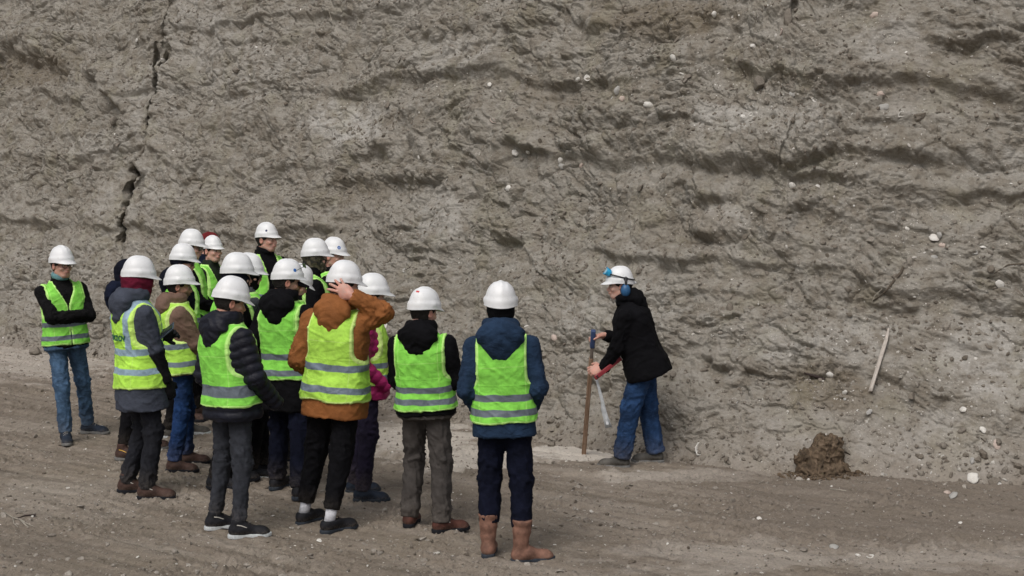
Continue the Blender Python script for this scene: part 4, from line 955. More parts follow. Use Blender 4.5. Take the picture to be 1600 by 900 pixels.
        if k.get('hat', True):
            tx, ty_, tz = k.get('hatrot', (0, 0, 0)); hsc = k.get('hatscale', 1)
            h = obj('hard_hat', HAT.copy(), HATM, root); m = h.modifiers.new('thick', 'SOLIDIFY'); m.thickness = .003; m.offset = -1; hsc *= 1 + .025 * math.sin(s.seed * 2.3)
            h.matrix_local = HM @ Matrix.Translation((0, -.002, .034 * K)) @ Matrix.Rotation(R(tx + 3), 4, 'X') @ Matrix.Rotation(R(ty_), 4, 'Y') @ Matrix.Diagonal((hsc * .91, hsc * .915, hsc * .985, 1))
            ib = obj('headband', HATIN.copy(), M_FRAME, h); s.hat = h
            for (az, z, col, sz) in k.get('decals', []):
                a = R(az); r = math.sqrt(max(0, 1 - ((z - .006) / .14) ** 2)) ** .85; x, y = math.sin(a) * .112 * r, math.cos(a) * .138 * r; n = Vector((x / .112 ** 2, y / .138 ** 2, z / .13 ** 2)).normalized()
                s.decal(h, Vector((x, y, z)), n, sz, col)
        else: s.hat = None
        gk = face.get('glasses')
        if gk: s.glasses(root, HM, gk, K)
    def toW_dir(s, v): return np.asarray(v, float) @ s.W      # a world direction in local coordinates
    def decal(s, parent, p, n, sz, col):
        q = n.to_track_quat('Z', 'Y').to_matrix(); hb = BVHTree.FromPolygons([v.co for v in HAT.vertices], [list(f.vertices) for f in HAT.polygons]); V, F = [], []; m = 9; w, h_, shape = sz
        for i in range(m):
            for j in range(m):
                a, b = -1 + 2 * i / (m - 1), -1 + 2 * j / (m - 1)
                if shape == 'disc': a, b = a * math.sqrt(1 - b * b / 2), b * math.sqrt(1 - a * a / 2) if False else b * math.sqrt(max(0, 1 - (-1 + 2 * i / (m - 1)) ** 2 / 2))
                c = p + q @ Vector((a * w, b * h_, 0)); hp, hn, _, _ = hb.ray_cast(c + n * .05, -n)
                if hp is None: hp = c
                V.append(hp + n * .0012)
        F = [[i * m + j, (i + 1) * m + j, (i + 1) * m + j + 1, i * m + j + 1] for i in range(m - 1) for j in range(m - 1)]
        me = bpy.data.meshes.new('sticker'); me.from_pydata([tuple(v) for v in V], [], F); me.update(); o = obj('sticker', me, col, parent); mo = o.modifiers.new('t', 'SOLIDIFY'); mo.thickness = .0008; mo.offset = 1
        return o
    def glasses(s, root, HM, kind, K):
        g = obj('glasses', None, None, root); g.matrix_local = HM
        if kind == 'hat': g.matrix_local = HM @ Matrix.Translation((0, .020, .105)) @ Matrix.Rotation(R(22), 4, 'X')
        import bmesh
        def rr(cx, cz, w, h, y, bulge=0, n=28, p=2.6):
            return [Vector((cx + w * math.copysign(abs(math.cos(t)) ** (2 / p), math.cos(t)), y - bulge * math.cos(t) ** 2, cz + h * math.copysign(abs(math.sin(t)) ** (2 / p), math.sin(t)))) for t in [2 * math.pi * i / n for i in range(n + 1)]]
        fr = []
        w, h = (.026, .018) if kind == 'clear' else (.030, .020)
        for sd in (-1, 1):
            ring = rr(sd * .034, .0, w, h, .104); tube('frame', ring, .0024 if kind == 'clear' else .002, M_FRAME, g, 5)
            if kind != 'clear':
                me = bpy.data.meshes.new('lens'); me.from_pydata([tuple(p) for p in ring[:-1]] + [tuple(p + Vector((0, -.002, 0))) for p in ring[:-1]], [], [list(range(28)), list(range(28, 56))[::-1]] + [[i, i + 28, (i + 1) % 28 + 28, (i + 1) % 28] for i in range(28)]); me.update(); obj('lens', me, M_LENS, g)
            tube('temple', [(sd * (.034 + w), .103, .006), (sd * .074, .085, .006), (sd * .083, .0, .004)] if kind != 'hat' else [(sd * (.034 + w), .103, .006), (sd * .090, .085, .0), (sd * .112, .02, -.01)], .0022, M_FRAME, g, 5)
        tube('bridge', [(-.009, .104, .004), (0, .107, .006), (.009, .104, .004)], .002, M_FRAME, g, 5)
# ---------------------------------------------------------------- the people in the photograph
BLACK = fabric('black_cloth', (.0042, .0042, .0055), spec=.12); NAVYBLACK = fabric('navy_black_cloth', (.006, .007, .014), spec=.12); FLEECE = fabric('black_fleece', (.0055, .0052, .006), .98, .3, bump=.5, wr=2)
DARKNAVY = fabric('dark_navy_cloth', (.007, .010, .024), spec=.12); NAVYTR = fabric('navy_trousers', (.0050, .0065, .016), spec=.12); BLACKTR = fabric('black_trousers', (.0045, .0045, .006), spec=.12)
BLUEHOOD = fabric('slate_blue_fleece', (.015, .032, .066), .98, .22, bump=.45); BLUELOW = BLUEHOOD
GREYJ = fabric('grey_softshell', (.050, .058, .080), .85, .15); BROWNJ = fabric('mauve_brown_cloth', (.165, .105, .080), .85, .12); RUST = fabric('rust_brown_cloth', (.250, .095, .030), .82, .12)
PUFFER = fabric('navy_puffer', (.0065, .0075, .015), .6, .2, bump=.3, spec=.3); MAGENTA = fabric('magenta_puffer', (.28, .009, .095), .6, .15, spec=.35); MAROON = fabric('maroon_fleece', (.115, .008, .026), .95, .15)
GREYTR = fabric('charcoal_trousers', (.033, .036, .045), .92, .15); GREYTR2 = fabric('dark_grey_trousers', (.014, .015, .020), .9, .2); TAUPE = fabric('taupe_trousers', (.058, .052, .049), .9, .15)
JEANS = denim('blue_denim', (.062, .118, .205)); JEANS2 = denim('strong_blue_denim', (.013, .040, .125)); JEANS3 = denim('deep_blue_denim', (.017, .046, .118))
CAMO = None
def camo():
    t = NT('camo_cloth'); c = t.coord(); n = t.noise(c, 28, 2); b = t.ramp(n, [(.42, (.018, .018, .014)), (.47, (.075, .060, .035)), (.53, (.035, .040, .022)), (.58, (.12, .10, .07))]); return t.done(b, .95)
CAMO = camo(); TEAL = fabric('teal_scarf', (.12, .24, .26)); GREYJ2 = fabric('grey_jacket', (.075, .080, .090)); OLIVE = fabric('dark_olive_cloth', (.020, .026, .018))
L_BROWN = leather('brown_leather', (.060, .033, .026)); L_BLACK = leather('black_leather', (.009, .0095, .013)); L_RED = leather('red_brown_leather', (.075, .028, .020)); L_TAN = leather('tan_rigger_leather', (.20, .105, .075)); L_BLUE = leather('blue_suede', (.014, .022, .038)); L_GREY = leather('grey_suede', (.085, .080, .072))
S_BLACK = plain('black_rubber', (.012, .013, .017), .75, .2, bump=.3); S_WHITE = plain('white_rubber', (.52, .55, .56), .6, .3); S_GREY = plain('grey_rubber', (.17, .17, .165), .7, .3); S_DARK = plain('dark_blue_rubber', (.030, .038, .050), .7, .3)
LACE = plain('pale_lace', (.35, .33, .30), .8, .2); LACED = plain('dark_lace', (.04, .03, .03), .8, .2); SOCK = fabric('white_sock', (.55, .56, .60)); TRIM = plain('pale_trim', (.5, .48, .44), .6); YTRIM = plain('yellow_trim', (.70, .42, .06), .6)
D_BLUE = plain('blue_sticker', (.03, .14, .45), .4); D_NAVY = plain('navy_sticker', (.02, .035, .12), .4); D_RED = plain('red_sticker', (.55, .03, .04), .4); ORANGE = fabric('orange_yellow_glove', (.65, .13, .02), .8, .6, wr=3)
BLUEGLOVE = fabric('black_glove', (.012, .012, .014)); D_WHITE = plain('white_ink', (.75, .75, .78), .5)
disc = lambda r: (r, r, 'disc'); sq = lambda a, b: (a, b, 'sq')
hang = lambda sd, **k: dict(dict(to=('t', sd * .235, .06, -.06), pole=(sd * .35, -1, 0), curl=.55), **k)
pock = lambda sd, **k: dict(dict(to=('t', sd * .17, .13, -.01), pole=(sd * .40, -.9, 0), pocket=True), **k)
front = lambda sd, **k: dict(dict(to=('t', sd * .05, .235, .10), pole=(sd * .9, -.5, -.4), curl=.8, th=.8), **k)

PE = {}
def add(key, label, **k): PE[key] = Person(label, **k); return PE[key]

add('glasses', 'man in glasses with crossed arms, black sweater and blue jeans, standing apart at far left', feet=[(147, 676, 103), (104, 692, 158)], pf=.85, top=(95, 385), yaw=143, head=(130, 1, 0), seed=1, skin=M_SKIN, girth=.04,
    jacket=dict(mat=FLEECE, hem=-.085, off=.010), vest=dict(style='lime', bands=(.135, .01), bw=.050, hem=-.065, front=(.085, .004, .28)), trousers=dict(mat=JEANS, r=.004, ank=.01), shoes=dict(kind='boot', mat=L_BLUE, sole=S_GREY, laces=LACE),
    arms=dict(L=dict(to=('t', .05, .150, .19), pole=(-1, .1, -.5), pocket=True), R=dict(to=('t', -.09, .185, .22), pole=(1, .1, -.5), pocket=True)), face=dict(glasses='clear'), scarf=TEAL)
add('navyhood', 'person in dark navy hooded coat, no helmet, half hidden behind the maroon hood', feet=[(240, 700, 85), (203, 718, 100)], top=(199, 404), yaw=80, head=(75, 5, 0), seed=2, hat=False, cover='hoodup', covermat=NAVYBLACK, dim=True,
    jacket=dict(mat=DARKNAVY, hem=-.12, off=.022), trousers=dict(mat=BLACKTR, cuff=-.006, ank=.05), shoes=dict(kind='boot', mat=L_BROWN, sole=S_GREY, stripe=YTRIM), arms=dict(L=hang(-1), R=hang(1)), hood='down', hoodmat=DARKNAVY)
add('maroon', 'person in maroon hood and grey jacket with black sleeves, holding a phone', feet=[(212, 773, 84), (243, 781, 88)], top=(213, 401), yaw=52, head=(70, 8, 0), seed=3, cover='hoodup', covermat=MAROON,
    jacket=dict(mat=GREYJ, hem=-.29, off=.022, flare=.012, lower=True), vest=dict(style='bright', bands=(.165, .02), bw=.052, hem=-.115, vert=True), trousers=dict(mat=GREYTR2, r=.004, ank=-.01, wr=.014), shoes=dict(kind='boot', mat=L_BROWN, sole=S_BLACK, stripe=TRIM), hood='down', hoodsize=.95,
    arms=dict(L=dict(to=('t', -.03, .21, .25), pole=(-1, -.4, -.6), curl=.45, th=.9, glove=BLUEGLOVE), R=dict(to=('t', .17, .13, -.10), pole=(1, -.9, 0), glove=BLUEGLOVE)))
add('brown', 'person in mauve brown puffy jacket, yellow vest and strong blue jeans with brown boots', feet=[(303, 724, 86), (284, 738, 92)], top=(278, 416), yaw=68, head=(80, 8, 0), seed=4, hatrot=(6, 0, 0), beard=.6, skin=M_SKIN2,
    jacket=dict(mat=BROWNJ, hem=-.10, off=.028, sleeve=.010, quilt=.0), vest=dict(style='yellow', bands=(.165, .01), bw=.052, hem=-.085), trousers=dict(mat=JEANS2, r=.006, ank=.01), shoes=dict(kind='boot', mat=L_BROWN, sole=S_BLACK), hood='down', hoodsize=.95,
    arms=dict(L=hang(-1, to=('t', -.2, .2, .05)), R=dict(to=('t', .18, .25, -.06), pole=(.5, -1, -.2), glove=BLACK)))
add('darkshades', 'person in dark hooded coat and sunglasses just behind the mauve brown jacket', feet=[(303, 674, 85), (276, 683, 90)], top=(283, 381), yaw=65, head=(85, 8, 0), seed=5, dim=True, cover='beanie', covermat=NAVYBLACK,
    jacket=dict(mat=NAVYBLACK, hem=-.15, off=.024), vest=dict(style='lime'), trousers=dict(mat=BLACKTR), shoes=dict(kind='trainer', mat=L_GREY, sole=S_WHITE), hood='down', arms=dict(L=front(-1), R=hang(1)), face=dict(glasses='dark'))
add('farshades', 'person in black collar and sunglasses between the dark coat and the smaller helmet', feet=[(316, 646, 85), (300, 655, 95)], top=(297, 360), yaw=80, head=(95, 6, 0), seed=6, dim=True, H=1.80,
    jacket=dict(mat=BLACK, hem=-.13, off=.022), vest=dict(style='lime'), trousers=dict(mat=BLACKTR), shoes=dict(kind='boot', mat=L_BROWN, sole=S_BLACK), arms=dict(L=front(-1), R=front(1)), face=dict(glasses='dark'))
add('woman', 'young woman in small helmet with bare face, looking right above the back row', feet=[(338, 628, 110), (322, 632, 115)], top=(331, 366), yaw=118, head=(130, 0, 0), seed=7, hatscale=.9, dim=False, skin=M_SKIN3,
    jacket=dict(mat=OLIVE, hem=-.12, off=.010), vest=dict(style='lime', bands=(.12, .0), front=(.09, .02, .25)), trousers=dict(mat=BLACKTR), shoes=dict(kind='boot', mat=L_BLACK, sole=S_BLACK), arms=dict(L=hang(-1), R=hang(1)), girth=-.06)
add('redhat', 'person in a red knitted hat, almost hidden behind the young woman', feet=[(332, 618, 95), (318, 622, 95)], top=(327, 361), yaw=90, head=(95, 0, 0), seed=8, hat=False, dim=True, cover='beanie', covermat=fabric('red_knit', (.16, .018, .022)),
    jacket=dict(mat=DARKNAVY, hem=-.12), trousers=dict(mat=BLACKTR), shoes=dict(kind='boot', mat=L_BLACK, sole=S_BLACK), arms=dict(L=hang(-1), R=hang(1)))
add('maskshades', 'person in helmet and black face mask in front of the tall black-jacketed man', feet=[(374, 754, 75), (350, 764, 80)], top=(367, 396), yaw=62, head=(72, 6, 0), seed=9, dim=True, cover='mask', covermat=NAVYBLACK,
    jacket=dict(mat=BLACK, hem=-.14, off=.02), vest=dict(style='lime'), trousers=dict(mat=BLACKTR), shoes=dict(kind='boot', mat=L_BLACK, sole=S_BLACK), arms=dict(L=front(-1), R=hang(1)))
add('greyjacket', 'person in grey jacket and sunglasses wedged between the two nearest dark jackets', feet=[(424, 736, 60), (404, 744, 88)], top=(386, 397), yaw=58, head=(92, 8, 0), seed=10, dim=True, cover='mask', covermat=BLACK, H=1.74,
    jacket=dict(mat=GREYJ2, hem=-.14, off=.02), vest=dict(style='lime'), trousers=dict(mat=BLACKTR, r=.006), shoes=dict(kind='sneaker', mat=L_BLACK, sole=S_WHITE), arms=dict(L=front(-1), R=front(1)), face=dict(glasses='dark'))
add('tall', 'tall bare-faced man in black jacket with open vest, behind the middle of the group', feet=[(432, 628, 105), (414, 634, 115)], top=(415, 347), yaw=140, head=(116, 0, 0), seed=11, skin=M_SKIN,
    jacket=dict(mat=BLACK, hem=-.14, off=.018), vest=dict(style='lime', bands=(.13, .0), front=(.085, .060, .30)), trousers=dict(mat=BLACKTR), shoes=dict(kind='boot', mat=L_BLACK, sole=S_BLACK), arms=dict(L=hang(-1), R=hang(1)), decals=[(60, .06, D_NAVY, disc(.013))], scarf=BLACK)
add('puffer', 'man in navy quilted puffer jacket, charcoal jeans and black shoes with white soles', feet=[(350, 826, 66), (388, 840, 76)], top=(357, 434), yaw=42, head=(64, 12, 0), seed=12, beard=.35, hatrot=(-4, 0, 0), skin=M_SKIN2,
    jacket=dict(mat=PUFFER, hem=-.135, off=.030, sleeve=.012, quilt=.013, wr=.005), vest=dict(style='lime', bands=(.085,), bw=.085, hem=-.03, arm=.240), trousers=dict(mat=GREYTR, r=.002, cuff=-.012, ank=-.01), shoes=dict(kind='trainer', mat=L_BLACK, sole=S_WHITE, laces=LACED, stripe=TRIM), hood='down', hoodsize=.95,
    arms=dict(L=pock(-1), R=dict(to=('t', .215, .20, -.02), pole=(.55, -1, -.1), pocket=True)))
add('peakcap', 'man with dark cap peak under helmet, dark glasses pushed up on it, long black coat', feet=[(441, 762, 30), (474, 777, 20)], top=(446, 405), yaw=22, head=(72, 8, 0), seed=13, beard=.7, skin=M_SKIN2, hatrot=(3, 0, 0),
    jacket=dict(mat=BLACK, hem=-.31, off=.020, flare=.010), vest=dict(style='lime', bands=(.125, .0), hem=-.055), trousers=dict(mat=NAVYTR, r=.012), shoes=dict(kind='boot', mat=L_BLACK, sole=S_DARK), hood='down', hoodsize=1.05,
    arms=dict(L=dict(to=('t', -.275, .06, -.03), pole=(-.3, -1, 0), glove=ORANGE, curl=.4), R=front(1)), face=dict(glasses='hat'), decals=[(68, .065, D_BLUE, disc(.014))])
add('camo', 'person with camouflage face mask behind the rust brown jacket', feet=[(476, 684, 70), (498, 690, 75)], top=(490, 373), yaw=70, head=(82, 2, 0), seed=14, cover='mask', covermat=CAMO,
    jacket=dict(mat=BLACK, hem=-.13, off=.018), vest=dict(style='lime', front=(.10, .03, .25), bands=(.08, -.03)), trousers=dict(mat=BLACKTR), shoes=dict(kind='boot', mat=L_BLACK, sole=S_BLACK), arms=dict(L=front(-1), R=hang(1)), scarf=BLACK)
add('bluelogo', 'bare-faced person whose helmet has a round blue badge, back row rightmost', feet=[(524, 664, 95), (545, 668, 100)], top=(520, 371), yaw=95, head=(112, 6, 0), seed=15, skin=M_SKIN,
    jacket=dict(mat=BLACK, hem=-.13), vest=dict(style='lime', front=(.09, .02, .25)), trousers=dict(mat=BLACKTR), shoes=dict(kind='boot', mat=L_BLACK, sole=S_BLACK), arms=dict(L=hang(-1), R=hang(1)), decals=[(42, .055, D_BLUE, disc(.018)), (42, .055, D_WHITE, disc(.008))])
add('bowed', 'person with bowed helmet, hidden between the cap peak and the camouflage mask', feet=[(452, 716, 70), (468, 722, 75)], top=(461, 414), yaw=75, head=(80, 28, 0), seed=16, dim=True,
    jacket=dict(mat=BLACK, hem=-.13), vest=dict(style='lime'), trousers=dict(mat=BLACKTR), shoes=dict(kind='boot', mat=L_BLACK, sole=S_BLACK), arms=dict(L=front(-1), R=hang(1)))
add('magenta', 'person in magenta quilted jacket under a vest, partly behind the rust brown jacket', feet=[(566, 766, 70), (579, 782, 84)], top=(579, 430), yaw=88, head=(72, 8, 0), seed=17, girth=-.02, face=dict(long=True), hatrot=(3, 0, 0), fwd=.0,
    jacket=dict(mat=MAGENTA, hem=-.13, off=.018, sleeve=.0, quilt=.009), vest=dict(style='yellow', bands=(.14, .045), bw=.048, hem=-.02), trousers=dict(mat=fabric('plum_navy_trousers', (.014, .011, .026)), r=.004), shoes=dict(kind='boot', mat=L_BLUE, sole=S_DARK),
    arms=dict(L=front(-1), R=pock(1)))
add('rust', 'man in rust brown jacket with one hand raised to his helmet, white socks showing', feet=[(484, 813, 30), (527, 828, 48)], top=(533, 407), yaw=18, head=(66, 10, 0), seed=18, girth=.06, fwd=.0, twist=0, skin=M_SKIN,
    jacket=dict(mat=RUST, hem=-.205, off=.024, sleeve=.010, wr=.010), vest=dict(style='yellow', bands=(.15, -.0), bw=.050, hem=-.085, arm=.225), trousers=dict(mat=BLACKTR, r=.012, cuff=-.012, ank=.075, wr=.012), shoes=dict(kind='sneaker', mat=L_BLACK, sole=S_DARK, laces=LACED), sock=SOCK, hood='down', hoodsize=.95,
    arms=dict(L=hang(-1, to=('t', -.23, .16, .02), pocket=True), R=dict(to=('p', 549, 462, 10.70), elp=(598, 488, 10.74), dir=(-.80, .12, .58), back=(.12, -1, .1), thumb=(.0, .0, -1.), curl=.28, th=.25, spread=1., sh=(.0, 0, .025))))
add('redmark', 'stocky man in black hooded jacket and taupe trousers, red sticker on his helmet', feet=[(643, 821, 8), (703, 831, 66)], top=(661, 451), yaw=12, head=(44, 8, 0), seed=19, girth=.08, skin=M_SKIN,
    jacket=dict(mat=BLACK, hem=-.075, off=.022, sleeve=.008), vest=dict(style='lime', bands=(.125, .035), bw=.050, hem=-.035), trousers=dict(mat=TAUPE, r=.012, wr=.013, ank=-.012, cuff=.006), shoes=dict(kind='boot', mat=L_RED, sole=S_BLACK, laces=LACED, stripe=TRIM), hood='down', hoodsize=1.08,
    arms=dict(L=front(-1, pole=(-.8, -.7, -.2)), R=front(1, to=('t', .07, .22, .08), pole=(.8, -.8, -.1))), decals=[(166, .112, D_RED, sq(.013, .007))])
add('bluehoodie', 'person in slate blue hoodie and black balaclava with tall tan boots, rightmost of the group', feet=[(764, 865, 2), (830, 873, 72)], top=(783, 441), yaw=2, head=(-4, 2, 0), seed=20, cover='balaclava', covermat=BLACK, skin=M_SKIN,
    jacket=dict(mat=BLUEHOOD, hem=-.145, off=.020, sleeve=.004), vest=dict(style='lime', bands=(.125, .025), bw=.050, hem=-.045, arm=.238), trousers=dict(mat=NAVYTR, r=.010, cuff=.006, ank=.145, wr=.012), shoes=dict(kind='rigger', mat=L_TAN, sole=S_DARK), hood='down', hoodsize=1.12,
    arms=dict(L=pock(-1), R=pock(1)))
lead = add('leader', 'man in black jacket and blue jeans leaning on a wooden stake, facing the group', feet=[(960, 728, -78), (1013, 723, -88)], top=(974, 416), yaw=-82, head=(-92, 2, 0), seed=21, skin=M_SKIN, group=None, pz=.955, px=-.13, pf=.35,
    jacket=dict(mat=BLACK, hem=-.15, off=.026, sleeve=.008, flare=.0), trousers=dict(mat=JEANS3, r=.024, ank=.005, wr=.012), girth=.24, shoes=dict(kind='boot', mat=L_GREY, sole=S_GREY), hood='down', hoodsize=.9, hatscale=.95,
    arms=dict(L=dict(to=('p', 943, 577, 12.98), pole=(-.5, -.6, -.8), dir=(-.85, .1, -.15), back=(.15, -.8, .5), thumb=(0, .3, 1.), curl=1.05, th=.9, sh=(0, .03, -.01)), R=dict(to=('p', 944, 524, 13.22), pole=(.4, -.5, -.8), dir=(-.88, .0, -.12), back=(0, .25, 1), thumb=(0, -1, .0), curl=.95, th=.8, sh=(0, .05, 0))),
    decals=[(30, .045, D_NAVY, sq(.016, .011))], scarf=fabric('pale_collar', (.24, .24, .23)))

def peak(P_):
    def f(P):
        q = ((P - P_.hc) @ P_.HR / P_.K).astype(np.float32); r = np.hypot(q[..., 0] / .085, (q[..., 1] - .06) / .115) - 1; return np.maximum(np.maximum(r * .085, .07 - q[..., 1]), np.abs(q[..., 2] - .012 + .35 * (q[..., 1] - .09) + 4 * q[..., 0] ** 2) - .007) * P_.K
    lo, hi = bounds([P_.hc], .20); V, F = nets(f, lo, hi, .006); obj('cap_peak', mesh_np('cap_peak', V, F, True, {'dust': np.zeros(len(V))}), BLACK, P_.o)
peak(PE['peakcap'])
# ---------------------------------------------------------------- things held, leaning and lying about
def box_mesh(name, pts_lo, pts_hi=None, bevel=.0, seg=2):
    import bmesh
    bm = bmesh.new(); bmesh.ops.create_cube(bm, size=1)
    for v in bm.verts: v.co = Vector([(a + b) / 2 + (b - a) * c for a, b, c in zip(pts_lo, pts_hi, v.co)])
    if bevel: bmesh.ops.bevel(bm, geom=bm.edges[:], offset=bevel, segments=seg, profile=.7, affect='EDGES')
    me = bpy.data.meshes.new(name); bm.to_mesh(me); bm.free(); me.polygons.foreach_set('use_smooth', [True] * len(me.polygons)); me.update(); return me
def basis(z, x=None):
    z = Vector(z).normalized(); x = Vector(x) if x is not None else z.orthogonal(); y = z.cross(x).normalized(); x = y.cross(z); M = Matrix((x, y, z)).transposed().to_4x4(); return M
def wood(name, c0, c1):
    t = NT(name); c = t.coord(); g = t.noise(t.mapping(c, (60, 60, 3)), 1.5, 5, .6, .4); n = t.noise(c, 18, 5, .7)
    b = t.mix(t.mr(g, .35, .65), c0, c1); b = t.mix(t.math('MULTIPLY', t.mr(n, .5, .68), .5), b, tuple(x * .45 for x in c0)); return t.done(b, .85, t.bump(g, .3, .004), spec=.2)
WOOD = wood('weathered_wood', (.200, .125, .080), (.300, .210, .150)); PALEWOOD = wood('bleached_wood', (.46, .41, .36), (.60, .55, .50))
# the wooden stake under the leader's hands
top = Vector(at_depth(927, 520, 13.15)); gp = on_ground(912, 711); bot = Vector(gp); bot.z = gz(*gp[:2]) - .01
ax = top - bot; Ls = ax.length; M = Matrix.Translation(bot) @ basis(ax, (0, 1, 0))
me = box_mesh('wooden_stake', (-.027, -.019, 0), (.027, .019, Ls * .80), .006)
for v in me.vertices:
    v.co.x += .003 * math.sin(v.co.z * 9); 
st = obj('wooden_stake', me, WOOD, None, 'long upright wooden stake with a blue grip, held by the man facing the group', 'stake'); st.matrix_world = M
g_ = obj('shaft', box_mesh('shaft', (-.020, -.014, Ls * .79), (.020, .014, Ls * .90), .006), plain('grey_wood', (.15, .125, .105), .8), st)
g_ = obj('grip', box_mesh('grip', (-.025, -.020, Ls * .885), (.025, .020, Ls * 1.02), .008), plain('blue_tape', (.035, .065, .16), .6, bump=.4), st)
# red flat case under his forearm
a = Vector(at_depth(931, 590, 12.86)); b = Vector(at_depth(967, 562, 12.95)); M = Matrix.Translation(a) @ basis(b - a, (0, 1, .1))
rc = obj('red_case', box_mesh('red_case', (-.010, -.018, -.01), (.010, .018, (b - a).length + .02), .005), plain('red_plastic', (.24, .022, .030), .5, bump=.1), None, 'narrow red case clamped under the forearm of the man with the stake', 'case'); rc.matrix_world = M
obj('rim', box_mesh('rim', (-.011, -.020, (b - a).length + .021), (.011, .020, (b - a).length + .027), .002), plain('pale_plastic', (.5, .48, .46), .5), rc)
obj('end_cap', box_mesh('end_cap', (-.0115, -.014, .002), (.0115, .014, .022), .003), plain('dark_red', (.05, .01, .012), .5), rc)
# strip of pale tape hanging from his lower hand
p0, p1, p2, p3 = [Vector(at_depth(x, y, 12.90)) for x, y in ((932, 592), (938, 615), (943, 640), (951, 668))]
pts = [p0 + (p1 - p0) * t for t in (0, .5)] + [p1, (p1 + p2) / 2 + Vector((.004, 0, 0)), p2, (p2 + p3) / 2, p3]; wd = [.010, .011, .013, .014, .021, .022, .030]; V, F = [], []
for i, (p, w) in enumerate(zip(pts, wd)):
    tw = .25 * math.sin(i * 1.3)
    for sx, yy in ((-w, -.0015), (w, -.0015), (w, .0015), (-w, .0015)): V.append(p + Vector((sx * math.cos(tw), sx * math.sin(tw) + yy + .006 * math.sin(i * 2.), sx * .2)))
for i in range(len(pts) - 1):
    for j in range(4): F.append([4 * i + j, 4 * i + (j + 1) % 4, 4 * i + 4 + (j + 1) % 4, 4 * i + 4 + j])
F += [[3, 2, 1, 0], [4 * len(pts) - 4 + j for j in range(4)]]
me = bpy.data.meshes.new('tape_strip'); me.from_pydata([tuple(v) for v in V], [], F); me.polygons.foreach_set('use_smooth', [True] * len(F)); me.update()
obj('tape_strip', me, plain('pale_tape', (.46, .48, .50), .55, var=.12, sc=30), None, 'crumpled pale strip hanging from the lower hand beside the wooden stake', 'tape')

# ear defenders and goggles on the leader's helmet
h = lead.hat; M_MUFF = plain('blue_ear_cup', (.025, .105, .24), .45, bump=.1); M_GOG = plain('blue_goggle_rim', (.02, .30, .55), .25, .6); M_GL = plain('goggle_lens', (.35, .62, .75), .08, .8)
for sd in (-1,):
    def cup(P): return np.maximum(ell(P, (sd * .118, -.046, -.068), (.040, .048, .060)), -(.2 - 0 * P[..., 0]))
    V, F = nets(cup, (-.18, -.12, -.15), (-.05, .08, .01), .005); obj('ear_cup', mesh_np('ear_cup', V, F), M_MUFF, h)
    def cush(P): return ell(P, (sd * .094, -.046, -.068), (.020, .052, .063))
    V, F = nets(cush, (-.13, -.12, -.15), (-.05, .08, .01), .005); obj('ear_cushion', mesh_np('ear_cushion', V, F), M_FRAME, h)
    tube('cup_arm', [(sd * .140, -.048, -.070), (sd * .134, -.048, -.03), (sd * .122, -.046, .012), (sd * .114, -.046, .035)], [.008, .010, .012, .015], M_FRAME, h, 8)
    def knob(P): return ell(P, (sd * .112, -.046, .038), (.014, .024, .022))
    V, F = nets(knob, (-.15, -.09, 0), (-.08, .0, .08), .005); obj('pivot', mesh_np('pivot', V, F), M_FRAME, h)
pts = [(sd_ * math.sin(t) * .120, math.cos(t) * .146, .055 + .030 * math.cos(t)) for sd_ in (-1,) for t in np.linspace(.25, 2.9, 16)]
tube('strap', pts, .0065, M_FRAME, h, 6)
pts = [(math.sin(t) * .120, math.cos(t) * .146, .055 + .030 * math.cos(t)) for t in np.linspace(.25, 2.9, 16)]; tube('strap', pts, .0065, M_FRAME, h, 6)
def gog(P):
    q = P - np.array([0, .135, .098], np.float32); c_, s_ = math.cos(.55), math.sin(.55); y = q[..., 1] * c_ + q[..., 2] * s_; z = q[..., 2] * c_ - q[..., 1] * s_; x = np.abs(q[..., 0])
    e = (np.abs(x / .086) ** 3 + np.abs(z / .038) ** 3 + 1e-9) ** (1 / 3); f = np.maximum((e - 1) * .038, np.abs(y + 2.6 * x * x) - .024); inn = np.maximum((e - .80) * .038, -(y + 2.6 * x * x) + .006); return np.maximum(f, -inn)
V, F = nets(gog, (-.12, .06, .04), (.12, .20, .16), .0045); G_ = obj('goggles', mesh_np('goggles', V, F), M_GOG, h)
def gl_(P):
    q = P - np.array([0, .135, .098], np.float32); c_, s_ = math.cos(.55), math.sin(.55); y = q[..., 1] * c_ + q[..., 2] * s_; z = q[..., 2] * c_ - q[..., 1] * s_; x = np.abs(q[..., 0])
    e = (np.abs(x / .086) ** 3 + np.abs(z / .038) ** 3 + 1e-9) ** (1 / 3); return np.maximum((e - .83) * .038, np.abs(y + 2.6 * x * x - .014) - .003)
V, F = nets(gl_, (-.12, .06, .04), (.12, .20, .16), .0035); obj('lens', mesh_np('lens', V, F), M_GL, h)
tube('rear_knob', [(-.02, -.150, .0), (0, -.158, -.004), (.02, -.150, .0)], .012, plain('white_knob', (.6, .6, .6), .5), h, 8)

# phone in the hand of the maroon hood
P3 = PE['maroon']; c = Vector(at_depth(261, 517, 11.62)); d = Vector(at_depth(273, 508, 11.60)) - Vector(at_depth(249, 528, 11.66)); M = Matrix.Translation(c) @ basis(d, (-.15, -.55, .75))
ph = obj('phone', box_mesh('phone', (-.0045, -.038, -.075), (.0045, .038, .075), .0035), plain('slate_phone_case', (.060, .085, .115), .35), None, 'slate grey phone held out in front of the maroon hooded person', 'phone'); ph.matrix_world = M
obj('screen', box_mesh('screen', (.0046, -.034, -.070), (.0052, .034, .070), .0002), plain('screen_glass', (.02, .025, .03), .1), ph); obj('camera_bump', box_mesh('camera_bump', (-.0065, .008, .040), (-.0046, .030, .066), .0008), M_FRAME, ph)

